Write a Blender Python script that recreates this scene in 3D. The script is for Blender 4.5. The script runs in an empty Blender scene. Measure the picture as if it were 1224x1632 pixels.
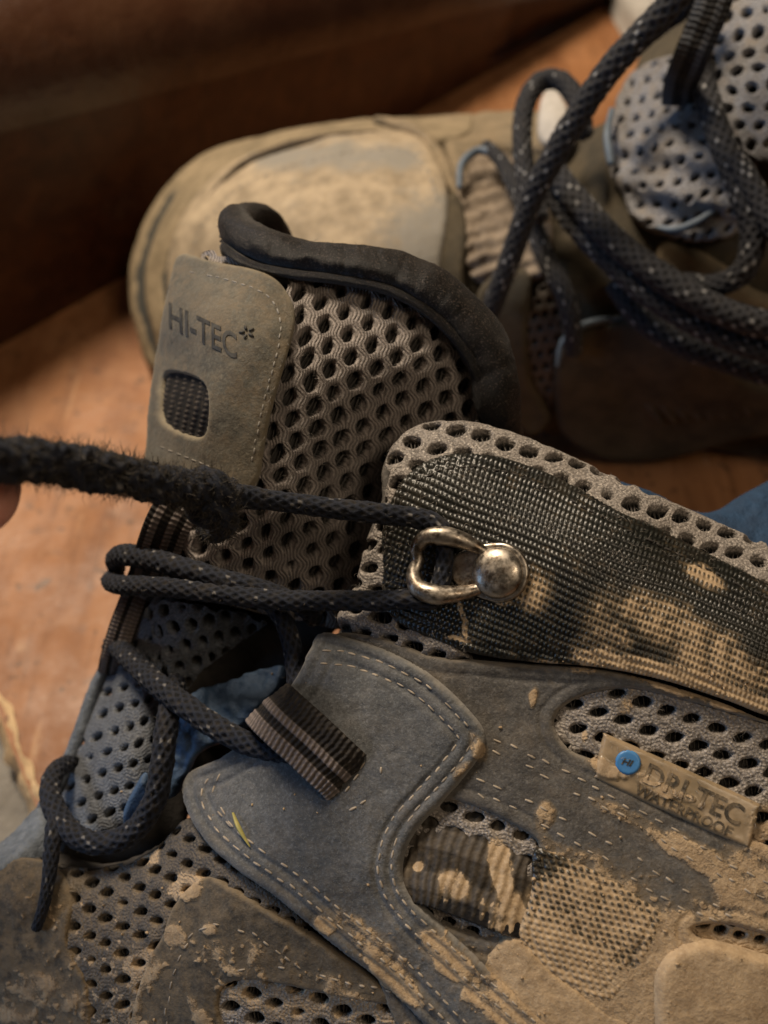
import bpy, bmesh, math, random
import numpy as np
from mathutils import Vector, Matrix
from mathutils.bvhtree import BVHTree

random.seed(7); rng = np.random.default_rng(7)
scene = bpy.context.scene
C = scene.collection

# ---------------------------------------------------------------- camera
F = 1477.0; CX, CY = 612.0, 816.0          # focal length and centre in pixels of a 1224 x 1632 picture
TH = math.radians(50.0)
CAM = np.array([0.0, 0.0, 0.23])
RIGHT = np.array([1.0, 0.0, 0.0])
UP = np.array([0.0, math.sin(TH), math.cos(TH)])
FWD = np.array([0.0, math.cos(TH), -math.sin(TH)])
cam = bpy.data.cameras.new('camera'); camo = bpy.data.objects.new('camera', cam); C.objects.link(camo)
camo.location = CAM; camo.rotation_euler = (math.pi/2 - TH, 0, 0)
cam.sensor_fit = 'HORIZONTAL'; cam.sensor_width = 36.0; cam.lens = 36.0*F/1224.0
cam.clip_start = 0.01; cam.clip_end = 50
cam.dof.use_dof = True; cam.dof.focus_distance = 0.150; cam.dof.aperture_fstop = cam.lens/2.3
scene.camera = camo

# ---------------------------------------------------------------- world and lamps (indoors, dim)
w = bpy.data.worlds.new('World'); scene.world = w; w.use_nodes = True
w.node_tree.nodes['Background'].inputs[0].default_value = (1.0, 0.80, 0.62, 1)
w.node_tree.nodes['Background'].inputs[1].default_value = 0.035
def lamp(name, loc, target, size, power, col):
    l = bpy.data.lights.new(name, 'AREA'); l.shape = 'DISK'; l.size = size; l.energy = power; l.color = col
    o = bpy.data.objects.new(name, l); C.objects.link(o); o.location = loc
    o.rotation_euler = (Vector(target)-Vector(loc)).to_track_quat('-Z', 'Y').to_euler(); return o
lamp('ceiling_lamp', (-0.30, 0.55, 0.80), (0.0, 0.12, 0.05), 0.26, 11.0, (1.0, 0.83, 0.63))
lamp('room_lamp', (0.40, -0.20, 0.80), (0.02, 0.1, 0.05), 0.30, 1.6, (1.0, 0.80, 0.58))
lamp('window', (-0.62, 0.00, 0.20), (0.0, 0.05, 0.06), 0.22, 1.9, (0.34, 0.60, 1.0))
vs = scene.view_settings
vs.view_transform = 'Standard'; vs.look = 'None'; vs.gamma = 1.0; vs.use_curve_mapping = False; vs.exposure = 0.12
scene.cycles.max_bounces = 5
scene.cycles.use_denoising = True

# ---------------------------------------------------------------- maths helpers
def P(px, py, Z):
    px = np.asarray(px, float); py = np.asarray(py, float); Z = np.asarray(Z, float)
    x = (px-CX)/F*Z; y = (CY-py)/F*Z
    return CAM + x[..., None]*RIGHT + y[..., None]*UP + Z[..., None]*FWD
def floorpt(px, py, z=0.0):
    d = P(px, py, 1.0) - CAM
    return CAM + d*((z-CAM[2])/d[2])
def sstep(a, b, x):
    t = np.clip((x-a)/(b-a), 0, 1); return t*t*(3-2*t)
def _hash(xi, yi, seed):
    with np.errstate(over='ignore'):
        h = (xi.astype(np.int64)*374761393 + yi.astype(np.int64)*668265263 + seed*974711) & 0xffffffff
        h = ((h ^ (h >> 13))*1274126177) & 0xffffffff
        h = (h ^ (h >> 16)) & 0xffffff
    return h/float(0xffffff)
def vnoise(x, y, seed=0):
    xi = np.floor(x); yi = np.floor(y); fx = x-xi; fy = y-yi
    fx = fx*fx*(3-2*fx); fy = fy*fy*(3-2*fy)
    a = _hash(xi, yi, seed); b = _hash(xi+1, yi, seed); c = _hash(xi, yi+1, seed); d = _hash(xi+1, yi+1, seed)
    return (a*(1-fx)+b*fx)*(1-fy) + (c*(1-fx)+d*fx)*fy
def fbm(x, y, octv=4, seed=0):
    x = np.asarray(x, float); y = np.asarray(y, float)
    s = 0; a = .5; t = 0
    for k in range(octv):
        s = s + a*vnoise(x*2**k+17.3*k, y*2**k+5.1*k, seed+k); t += a; a *= .5
    return s/t
def catmull(pts, step, closed=False):
    p = np.asarray(pts, float); n = len(p); out = []
    rngk = range(n) if closed else range(n-1)
    for i in rngk:
        if closed: p0, p1, p2, p3 = p[i-1], p[i], p[(i+1) % n], p[(i+2) % n]
        else: p0, p1, p2, p3 = p[max(i-1, 0)], p[i], p[i+1], p[min(i+2, n-1)]
        L = np.linalg.norm((p2-p1)[:2] if p.shape[1] < 3 else (p2-p1)[:3]); k = max(1, int(math.ceil(L/step)))
        for t in np.arange(k)/k:
            out.append(0.5*((2*p1)+(-p0+p2)*t+(2*p0-5*p1+4*p2-p3)*t*t+(-p0+3*p1-3*p2+p3)*t**3))
    if not closed: out.append(p[-1])
    return np.array(out)
def sdist(poly, X, Y):
    """signed distance to a closed polyline (positive inside) and nearest points"""
    best = np.full(X.shape, 1e18); nx = np.zeros(X.shape); ny = np.zeros(X.shape); ins = np.zeros(X.shape, bool)
    n = len(poly)
    for i in range(n):
        x1, y1 = poly[i]; x2, y2 = poly[(i+1) % n]; dx, dy = x2-x1, y2-y1
        L = dx*dx+dy*dy
        if L < 1e-12: continue
        t = np.clip(((X-x1)*dx+(Y-y1)*dy)/L, 0, 1); qx = x1+t*dx; qy = y1+t*dy
        d = (X-qx)**2+(Y-qy)**2; m = d < best
        best = np.where(m, d, best); nx = np.where(m, qx, nx); ny = np.where(m, qy, ny)
        c = ((y1 > Y) != (y2 > Y))
        if abs(dy) > 1e-12: ins ^= c & (X < dx*(Y-y1)/dy+x1)
    d = np.sqrt(best)
    return np.where(ins, d, -d), nx, ny

class Surf:
    """a smooth surface in space through given points (thin-plate interpolation of distance)"""
    def __init__(s, pts, lam=0.002):
        p = np.array(pts, float); s.c = p[:, :2]/500.0; n = len(p)
        A = np.zeros((n+3, n+3)); A[:n, :n] = s.k(s.c[:, None]-s.c[None]) + lam*np.eye(n)
        A[:n, n] = 1; A[:n, n+1:] = s.c; A[n, :n] = 1; A[n+1:, :n] = s.c.T
        b = np.zeros(n+3); b[:n] = p[:, 2]/1000.0
        s.w = np.linalg.solve(A, b); s.n = n
    def k(s, d):
        r2 = (d**2).sum(-1); return 0.5*r2*np.log(r2+1e-12)
    def Z(s, px, py):
        q = np.stack([np.asarray(px, float).ravel(), np.asarray(py, float).ravel()], -1)/500.0
        out = np.zeros(len(q))
        for i in range(0, len(q), 20000):
            g = q[i:i+20000]
            out[i:i+20000] = s.k(g[:, None]-s.c[None])@s.w[:s.n] + s.w[s.n] + g@s.w[s.n+1:]
        return out.reshape(np.shape(px))
    def pos(s, px, py): return P(px, py, s.Z(px, py))
    def frame(s, px, py, e=4.0):
        px = np.asarray(px, float); py = np.asarray(py, float)
        a = s.pos(px+e, py)-s.pos(px-e, py); b = s.pos(px, py-e)-s.pos(px, py+e)
        n = np.cross(a, b); n /= np.linalg.norm(n, axis=-1, keepdims=True)
        p = s.pos(px, py)
        flip = ((CAM-p)*n).sum(-1) < 0; n[flip] *= -1
        return p, n
    def at(s, px, py, off=0.0):
        p, n = s.frame(px, py); return p + n*np.asarray(off)[..., None]*1e-3

# ---------------------------------------------------------------- objects
BVH = {}
def link(o, parent=None):
    C.objects.link(o)
    if parent is not None:
        o.parent = parent
        root = parent
        m = Matrix.Identity(4); q = parent
        while q is not None:
            m = Matrix.Translation(q.location) @ m if q.type == 'EMPTY' else m; q = q.parent
        o.matrix_parent_inverse = m.inverted() if parent.type == 'EMPTY' else Matrix.Identity(4)
    return o
def tag(o, label=None, cat=None, group=None, kind=None):
    for k, v in (('label', label), ('category', cat), ('group', group), ('kind', kind)):
        if v: o[k] = v
    return o
def empty(name, loc):
    o = bpy.data.objects.new(name, None); o.empty_display_size = .02; o.location = loc; C.objects.link(o); return o
def mesh(name, V, Fc, mat, parent=None, smooth=True, attrs=None, uv=None, bvh=None):
    me = bpy.data.meshes.new(name)
    V = np.asarray(V, float)
    if isinstance(Fc, np.ndarray):
        k = Fc.shape[1]; nf = len(Fc)
        me.vertices.add(len(V)); me.vertices.foreach_set('co', V.ravel().astype(np.float32))
        me.loops.add(nf*k); me.loops.foreach_set('vertex_index', Fc.ravel().astype(np.int32))
        me.polygons.add(nf); me.polygons.foreach_set('loop_start', np.arange(0, nf*k, k, dtype=np.int32))
        me.update(calc_edges=True)
    else:
        me.from_pydata(V.tolist(), [], [list(map(int, f)) for f in Fc]); me.update()
    me.validate()
    if smooth: me.polygons.foreach_set('use_smooth', np.ones(len(me.polygons), bool))
    for k, v in (attrs or {}).items():
        a = me.attributes.new(k, 'FLOAT', 'POINT'); a.data.foreach_set('value', np.asarray(v, np.float32))
    if uv is not None:
        l = me.uv_layers.new(name='UVMap'); idx = np.zeros(len(me.loops), np.int32)
        me.loops.foreach_get('vertex_index', idx)
        l.data.foreach_set('uv', np.asarray(uv, np.float32)[idx].ravel())
    if mat is not None: me.materials.append(mat)
    o = bpy.data.objects.new(name, me); link(o, parent)
    if bvh: BVH.setdefault(bvh, []).append(BVHTree.FromPolygons(V.tolist(), [list(map(int, f)) for f in Fc]))
    return o
def hit(key, px, py):
    d = Vector(P(px, py, 1.0)-CAM).normalized(); o = Vector(CAM); best = None
    for t in BVH[key]:
        r = t.ray_cast(o, d)
        if r[0] is not None and (best is None or r[3] < best[3]): best = r
    if best is None: return None
    n = best[1]
    if n.dot(d) > 0: n = -n
    return np.array(best[0]), np.array(n)

def sheet(name, poly, surf, h, off, mat, parent, holes=(), smooth=True, skirt=1.5, down=None, attrs=None, bvh=None, uvs=100.0, shrink=0.0):
    """a panel: outline filled with small faces, laid on surf at off(px,py,sd) mm, its rim turned back by skirt mm"""
    poly = catmull(poly, h*1.2, True) if smooth else catmull_lin(poly, h*1.2)
    hs = [catmull(q, h*1.2, True) for q in holes]
    x0, y0 = poly.min(0)-2*h; x1, y1 = poly.max(0)+2*h
    nx = int((x1-x0)/h)+2; ny = int((y1-y0)/(h*.866))+2
    I, J = np.meshgrid(np.arange(nx), np.arange(ny), indexing='ij')
    X = x0+(I+.5*(J % 2))*h; Y = y0+J*h*.866
    X = X.ravel(); Y = Y.ravel()
    sd, qx, qy = sdist(poly, X, Y)
    for q in hs:
        s2, ax, ay = sdist(q, X, Y); s2 = -s2
        m = s2 < sd; sd = np.where(m, s2, sd); qx = np.where(m, ax, qx); qy = np.where(m, ay, qy)
    keep = sd > -.5*h
    snap = keep & (sd < .42*h)
    X = np.where(snap, qx, X); Y = np.where(snap, qy, Y); sd = np.where(snap, 0, sd)
    idx = (np.arange(nx*ny)).reshape(nx, ny)
    tris = []
    ev = idx[:, :]
    for par in (0, 1):
        js = np.arange(par, ny-1, 2); a = idx[:-1, js]; b = idx[1:, js]; c = idx[:-1, js+1]; d = idx[1:, js+1]
        if par == 0: tris += [np.stack([a, b, c], -1).reshape(-1, 3), np.stack([b, d, c], -1).reshape(-1, 3)]
        else: tris += [np.stack([a, b, d], -1).reshape(-1, 3), np.stack([a, d, c], -1).reshape(-1, 3)]
    T = np.concatenate(tris); T = T[keep[T].all(1)]
    ax_, ay_ = X[T], Y[T]
    ar = (ax_[:, 1]-ax_[:, 0])*(ay_[:, 2]-ay_[:, 0])-(ax_[:, 2]-ax_[:, 0])*(ay_[:, 1]-ay_[:, 0])
    T = T[np.abs(ar) > h*h*.02]
    used = np.unique(T); remap = -np.ones(nx*ny, int); remap[used] = np.arange(len(used))
    T = remap[T]; X, Y, sd = X[used], Y[used], sd[used]
    p, n = surf.frame(X, Y)
    V = p + n*np.asarray(off(X, Y, sd))[:, None]*1e-3
    A = {k: f(X, Y, sd) for k, f in (attrs or {}).items()}; A['edge'] = sd
    T = T[:, ::-1]
    # turned-back rim
    E = np.concatenate([T[:, [0, 1]], T[:, [1, 2]], T[:, [2, 0]]])
    key = np.sort(E, 1); _, inv, cnt = np.unique(key[:, 0]*len(used)+key[:, 1], return_inverse=True, return_counts=True)
    B = E[cnt[inv] == 1]
    bv = np.unique(B); rm = -np.ones(len(used), int); rm[bv] = np.arange(len(bv))+len(V)
    if down is None: W = V[bv]-n[bv]*skirt*1e-3
    else:
        W = V[bv].copy(); cen = V.mean(0); W[:, :2] += (cen[:2]-W[:, :2])*shrink; W[:, 2] = down
    Q = np.stack([B[:, 1], B[:, 0], rm[B[:, 0]], rm[B[:, 1]]], 1)
    V2 = np.concatenate([V, W])
    T2 = np.concatenate([T, Q[:, [0, 1, 2]], Q[:, [0, 2, 3]]])
    A = {k: np.concatenate([v, v[bv]]) for k, v in A.items()}
    uv = np.stack([X, -Y], 1)/uvs; uv = np.concatenate([uv, uv[bv]])
    o = mesh(name, V2, T2, mat, parent, True, A, uv)
    if bvh: BVH.setdefault(bvh, []).append(BVHTree.FromPolygons(V.tolist(), T.tolist()))
    return o
def catmull_lin(p, step):
    p = np.asarray(p, float); out = []
    for i in range(len(p)):
        a, b = p[i], p[(i+1) % len(p)]; k = max(1, int(np.linalg.norm(b-a)/step))
        out += [a+(b-a)*t for t in np.arange(k)/k]
    return np.array(out)
def pad(t, r, base=0.0, grooves=(), wob=0.15, seed=3, mudh=0.25, g_d=.25, wsc=70.0):
    """height profile of a padded panel: rounded rim, sewn grooves, soft unevenness"""
    def f(x, y, sd):
        e = np.clip(sd/r, 0, 1); hgt = base+t*np.sqrt(np.clip(1-(1-e)**2, 0, 1))
        for g in grooves: hgt = hgt - g_d*np.exp(-((sd-g)/4.0)**2)
        hgt = hgt + wob*(fbm(x/wsc, y/wsc, 3, seed)-.5)*2 + wob*.35*(fbm(x/14, y/14, 2, seed+9)-.5)
        if mudh: hgt = hgt + mudh*sstep(.47, .6, mudraw(x, y))
        return hgt
    return f

def knit(name, poly, surf, a1, a2, hole, off, mat, parent, org=(0, 0), margin=6, warp=5.0, hmm=1.0, attrs=None, bvh=None, holes=(), seed=1, jit=.10, prof=(-2.2, -1.2, -.22, .14, .22, .22, .20, .20), yarn=4, hexp=2.0, clog=.05):
    """open knit fabric: a lattice of eyelets, each a rounded ring of yarn"""
    poly = catmull(poly, 12, True)
    a1 = np.array(a1, float); a2 = np.array(a2, float); Mx = np.stack([a1, (a2-.5*a1)/.8660254], 1)
    Mi = np.linalg.inv(np.stack([a1, a2], 1))
    bb = np.array([[x, y] for x in (poly[:, 0].min()-60, poly[:, 0].max()+60) for y in (poly[:, 1].min()-60, poly[:, 1].max()+60)])-np.array(org)
    ij = bb@Mi.T; i0, j0 = np.floor(ij.min(0)).astype(int); i1, j1 = np.ceil(ij.max(0)).astype(int)
    I, J = np.meshgrid(np.arange(i0, i1+1), np.arange(j0, j1+1), indexing='ij')
    cx = org[0]+I.ravel()*a1[0]+J.ravel()*a2[0]; cy = org[1]+I.ravel()*a1[1]+J.ravel()*a2[1]
    sd, _, _ = sdist(poly, cx, cy); k = sd > -margin
    for q in holes:
        s2, _, _ = sdist(catmull(q, 12, True), cx, cy); k &= s2 < margin*2
    cx, cy = cx[k], cy[k]; n = len(cx); K = 24
    th = np.radians(30+15*np.arange(K)); wr = (np.degrees(th)+30) % 60-30
    R = .5/np.cos(np.radians(wr)); B = (np.stack([np.cos(th), np.sin(th)], 1)*R[:, None])@Mx.T
    bl = np.linalg.norm(B, axis=1); bd = B/bl[:, None]
    hw, hh, ha = hole; ca, sa = math.cos(math.radians(ha)), math.sin(math.radians(ha))
    ex = bd[:, 0]*ca+bd[:, 1]*sa; ey = -bd[:, 0]*sa+bd[:, 1]*ca
    re = 1/(((np.abs(ex)/(hw/2))**hexp+(np.abs(ey)/(hh/2))**hexp)**(1/hexp))
    re = np.minimum(re, bl*.86)
    ts = np.array([-.10, 0, .10, .28, .5, .72, .9, 1.0]); hs = np.array(prof)*hmm
    js = (1+jit*(rng.random((n, 1))-.5)*2)*(.86+.3*vnoise(cx/80, cy/80, seed+7))[:, None]*(1-.55*(rng.random((n, 1)) < clog))
    jj = 1+.22*(rng.random((n, K))-.5)
    X, Y, Hh, U, Vv = [], [], [], [], []
    for t, hgt in zip(ts, hs):
        rr = re[None]*js*(jj if t <= .1 else 1+(jj-1)*.4*(1-t)); r = rr*(1-max(t, 0))+bl[None]*max(t, 0)
        if t < 0: r = rr*.86
        if t == 1.0: r = np.repeat(bl[None], n, 0)
        X.append(cx[:, None]+bd[None, :, 0]*r); Y.append(cy[:, None]+bd[None, :, 1]*r)
        Hh.append(np.full((n, K), hgt)); U.append(np.full((n, K), t)); Vv.append(np.repeat((np.arange(K)/K)[None], n, 0))
    X = np.stack(X, 1); Y = np.stack(Y, 1); Hh = np.stack(Hh, 1); U = np.stack(U, 1); Vv = np.stack(Vv, 1)
    m = len(ts); idx = np.arange(n*m*K).reshape(n, m, K)
    a = idx[:, :-1]; b = idx[:, 1:]
    Fq = np.stack([a, b, np.roll(b, -1, 2), np.roll(a, -1, 2)], -1).reshape(-1, 4)[:, ::-1]
    X, Y, Hh, U, Vv = (q.ravel() for q in (X, Y, Hh, U, Vv))
    LI = (np.stack([X-org[0], Y-org[1]], 1))@Mi.T; THR = LI[:, 1]-(.42/math.pi)*np.sin(math.pi*LI[:, 1])*np.cos(2*math.pi*(LI[:, 0]+.5*LI[:, 1]))
    X = X+warp*(vnoise(X/45, Y/45, seed)-.5)*2+.5*warp*(vnoise(X/17, Y/17, seed+4)-.5)
    Y = Y+warp*(vnoise(X/45+50, Y/45, seed+1)-.5)*2+.5*warp*(vnoise(X/17+9, Y/17, seed+5)-.5)
    # weld the shared borders
    kk = np.round(X*2).astype(np.int64)*100003+np.round(Y*2).astype(np.int64)
    border = U >= .999; rep = np.arange(len(X))
    bi = np.where(border)[0]; _, fi, inv = np.unique(kk[bi], return_index=True, return_inverse=True); rep[bi] = bi[fi][inv]
    Fq = rep[Fq]
    s0_, qx_, qy_ = sdist(poly, X, Y); o0 = s0_ < 0; X = np.where(o0, qx_, X); Y = np.where(o0, qy_, Y); Hh = np.where(s0_ < 5, np.maximum(Hh, -.1), Hh)
    used = np.unique(Fq); rm = np.zeros(len(X), int); rm[used] = np.arange(len(used)); Fq = rm[Fq]
    X, Y, Hh, U, Vv = (q[used] for q in (X, Y, Hh, U, Vv))
    sd, _, _ = sdist(poly, X, Y)
    p, nn = surf.frame(X, Y)
    o_ = off(X, Y, sd) if callable(off) else off
    V = p+nn*(o_+Hh)[:, None]*1e-3
    A = {k: f(X, Y, sd) for k, f in (attrs or {}).items()}; A['ring'] = U; A['turn'] = Vv; A['thr'] = THR[used]
    o = mesh(name, V, Fq, mat, parent, True, A, np.stack([X, -Y], 1)/100)
    if bvh: BVH.setdefault(bvh, []).append(BVHTree.FromPolygons(V.tolist(), Fq.tolist()))
    if yarn:                                   # spacer yarns seen through the eyelets
        yx, yy, yo = [], [], []; t4 = np.linspace(-1, 1, 5)
        for c_x, c_y in zip(cx, cy):
            for q in range(yarn):
                ux = ((q+.5)/yarn-.5)*hw*.95+rng.normal(0, .9); lean = rng.normal(0, 2.0)
                for t in t4:
                    for sgn in (-1, 0, 1):
                        a_, b_ = ux+lean*t+sgn*1.1, t*hh*.62
                        yx.append(c_x+a_*ca-b_*sa); yy.append(c_y+a_*sa+b_*ca); yo.append(-1.5+.25*(sgn == 0)-.12*abs(t))
        yx = np.array(yx); yy = np.array(yy); yo = np.array(yo)
        yx = yx+warp*(vnoise(yx/45, yy/45, seed)-.5)*2; yy = yy+warp*(vnoise(yx/45+50, yy/45, seed+1)-.5)*2
        s_, _, _ = sdist(poly, yx, yy); p, nn = surf.frame(yx, yy); o_ = off(yx, yy, s_) if callable(off) else off
        Vy = p+nn*(o_+yo*hmm)[:, None]*1e-3
        base = np.arange(len(cx)*yarn)*15; Fy = []
        for i in range(4):
            for j in range(2): a_ = base+i*3+j; Fy.append(np.stack([a_, a_+1, a_+4, a_+3], 1))
        yo_ = mesh('spacer_yarn', Vy, np.concatenate(Fy), M['yarn'], o); yo_['kind'] = 'stuff'
    return o

def frames(pts):
    t = np.gradient(pts, axis=0); t /= np.linalg.norm(t, axis=1, keepdims=True)+1e-15
    u = np.zeros_like(t); a = np.cross(t[0], [0.3, 0.2, 1.0]); u[0] = a/np.linalg.norm(a)
    for i in range(1, len(t)):
        v = u[i-1]-t[i]*np.dot(u[i-1], t[i]); u[i] = v/(np.linalg.norm(v)+1e-15)
    return t, u, np.cross(t, u)
def tube_geo(path, step=.0004, nseg=24, braid=0.0, pitch=.0055, hel=3, rough=0.0, flat=1.0, fleck=.12, seed=0, caps=True, lump=0.0):
    """path rows: x y z radius (metres)"""
    q = catmull(path, step*4 if step*4 > .0005 else step, False) if False else resample(path, step)
    c = q[:, :3]; r = q[:, 3]; t, u, v = frames(c)
    s = np.concatenate([[0], np.cumsum(np.linalg.norm(np.diff(c, axis=0), axis=1))])
    ph = np.arange(nseg)/nseg*2*math.pi
    S, PH = np.meshgrid(s, ph, indexing='ij')
    k = 2*math.pi/pitch
    A = hel*PH+k*S; B = hel*PH-k*S
    d = np.maximum(np.cos(A), np.cos(B))
    D = 1+braid*(d-.4)
    if rough: D = D+rough*(fbm(S/.0009+seed, PH*2.2, 3, seed)-.5)*2
    if lump: D = D+lump*(fbm(S/.006+seed*3, PH*.8, 2, seed+5)-.5)*2
    Rr = r[:, None]*D
    V = c[:, None]+Rr[..., None]*(np.cos(PH)[..., None]*u[:, None]+flat*np.sin(PH)[..., None]*v[:, None])
    ca = np.floor(A/(2*math.pi)+.5); cb = np.floor(B/(2*math.pi)+.5)
    hsh = _hash(ca.astype(int), cb.astype(int), seed+11)
    ca2 = np.cos(A)+np.cos(B); fl = (hsh < fleck)*sstep(.9, 1.4, ca2)
    n, m = S.shape; idx = np.arange(n*m).reshape(n, m)
    a = idx[:-1]; b = idx[1:]
    Q = np.stack([a, np.roll(a, -1, 1), np.roll(b, -1, 1), b], -1).reshape(-1, 4)
    V = V.reshape(-1, 3); fl = fl.ravel(); dd = d.ravel()
    uv = np.stack([S.ravel()*100, PH.ravel()/(2*math.pi)], 1)
    if caps:
        e = np.array([c[0]-t[0]*r[0]*.3, c[-1]+t[-1]*r[-1]*.3]); N = len(V); V = np.concatenate([V, e])
        fl = np.concatenate([fl, [0, 0]]); dd = np.concatenate([dd, [0, 0]]); uv = np.concatenate([uv, uv[:2]])
        f0 = np.stack([np.roll(idx[0], -1), idx[0], np.full(m, N), np.full(m, N)], 1); f1 = np.stack([idx[-1], np.roll(idx[-1], -1), np.full(m, N+1), np.full(m, N+1)], 1)
        T = np.concatenate([Q[:, [0, 1, 2]], Q[:, [0, 2, 3]], f0[:, :3], f1[:, :3]])
    else: T = np.concatenate([Q[:, [0, 1, 2]], Q[:, [0, 2, 3]]])
    return V, T, fl, dd, uv, (c, r, t, u, v)
def resample(path, step):
    q = catmull_nd(np.asarray(path, float), 24)
    s = np.concatenate([[0], np.cumsum(np.linalg.norm(np.diff(q[:, :3], axis=0), axis=1))])
    n = max(4, int(s[-1]/step)); ss = np.linspace(0, s[-1], n)
    return np.stack([np.interp(ss, s, q[:, k]) for k in range(q.shape[1])], 1)
def catmull_nd(p, k):
    n = len(p); out = []
    for i in range(n-1):
        p0, p1, p2, p3 = p[max(i-1, 0)], p[i], p[i+1], p[min(i+2, n-1)]
        for t in np.arange(k)/k:
            out.append(0.5*((2*p1)+(-p0+p2)*t+(2*p0-5*p1+4*p2-p3)*t*t+(-p0+3*p1-3*p2+p3)*t**3))
    out.append(p[-1]); return np.array(out)
def pxpath(rows):
    """rows px,py,Z mm,radius mm -> metres in space"""
    r = np.array(rows, float); return np.concatenate([P(r[:, 0], r[:, 1], r[:, 2]/1000), r[:, 3:4]/1000], 1)
def join(parts):
    V, T, A, B, U = [], [], [], [], []; k = 0
    for v, t, a, b, u in parts:
        V.append(v); T.append(t+k); A.append(a); B.append(b); U.append(u); k += len(v)
    return np.concatenate(V), np.concatenate(T), np.concatenate(A), np.concatenate(B), np.concatenate(U)
def fuzz(name, fr_list, n, length, mat, parent, seed=0, thick=.00006, lo=0.0, hi=1.0):
    """loose fibres standing off a lace"""
    g = np.random.default_rng(seed); V = []; T = []; tot = sum(len(f[0]) for f in fr_list)
    for (c, r, t, u, v) in fr_list:
        m = int(n*len(c)/tot)
        for _ in range(m):
            i = int((lo+(hi-lo)*g.random())*(len(c)-1)); a = g.random()*2*math.pi
            d = math.cos(a)*u[i]+math.sin(a)*v[i]; p = c[i]+d*r[i]*.93
            L = length*(.25+1.6*g.random()**4); d1 = d+g.normal(0, .6, 3)+t[i]*g.normal(0, .6); d1 /= np.linalg.norm(d1)
            d2 = d1+g.normal(0, .7, 3); d2 /= np.linalg.norm(d2)
            s = np.cross(d1, g.normal(0, 1, 3)); s *= thick/np.linalg.norm(s); s2 = np.cross(s, d1)/1.0
            k = len(V); q = p+d1*L*.5; e = q+d2*L*.5
            V += [p-s, p+s, p+s2, q-s*.8, q+s*.8, q+s2*.8, e]
            T += [(k, k+1, k+4), (k, k+4, k+3), (k+1, k+2, k+5), (k+1, k+5, k+4), (k+2, k, k+3), (k+2, k+3, k+5), (k+3, k+4, k+6), (k+4, k+5, k+6), (k+5, k+3, k+6)]
    o = mesh(name, V, np.array(T), mat, parent); o['kind'] = 'stuff'; return o

def stitch(key, lines, mat, parent, L=13.0, gap=8.0, w=.22, name='stitching', lift=.03, seed=0, jit=1.0, miss=.04):
    """rows of sewn stitches lying on whatever surface is uppermost"""
    g = np.random.default_rng(seed); V = []; T = []; K = 8; ts = np.linspace(0, 1, 7)
    for ln in lines:
        q = catmull(ln, 1.0, False); s = np.concatenate([[0], np.cumsum(np.linalg.norm(np.diff(q, axis=0), axis=1))])
        pos = g.random()*4
        while pos+L < s[-1]:
            l_ = L*(.85+.3*g.random())
            if g.random() > miss:
                a = np.array([np.interp(pos, s, q[:, 0]), np.interp(pos, s, q[:, 1])]); b = np.array([np.interp(pos+l_, s, q[:, 0]), np.interp(pos+l_, s, q[:, 1])])
                j = g.normal(0, jit*.8, 2); a = a+j; b = b+j+g.normal(0, jit*.5, 2)
                ha = hit(key, *a); hb = hit(key, *b); hm = hit(key, *((a+b)/2))
                if ha and hb and hm and np.linalg.norm(ha[0]-hb[0]) < .005:
                    n = hm[1]; d = hb[0]-ha[0]; d /= np.linalg.norm(d); sd_ = np.cross(n, d); sd_ /= np.linalg.norm(sd_); n = np.cross(d, sd_)
                    mid = hm[0]; k0 = len(V); ww = w*(.85+.3*g.random())*1e-3
                    for t in ts:
                        c = (1-t)*(1-t)*ha[0]+2*t*(1-t)*(2*mid-.5*(ha[0]+hb[0]))+t*t*hb[0]
                        pr = math.sin(math.pi*min(max(t, .06), .94))**.5
                        c = c+n*(lift*1e-3*(pr*2-1.2))
                        for k in range(K):
                            an = 2*math.pi*k/K
                            V.append(c+(sd_*math.cos(an)+n*math.sin(an)*.75)*ww*(.35+.65*pr))
                    for i in range(len(ts)-1):
                        for k in range(K):
                            A0 = k0+i*K+k; A1 = k0+i*K+(k+1) % K; T += [(A0, A1, A1+K), (A0, A1+K, A0+K)]
                    for k in range(1, K-1):
                        T += [(k0, k0+k+1, k0+k)]; e = k0+(len(ts)-1)*K; T += [(e, e+k, e+k+1)]
            pos += l_+gap*(.8+.4*g.random())
    if not V: return None
    o = mesh(name, V, np.array(T), mat, parent); o['kind'] = 'stuff'; return o

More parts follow.
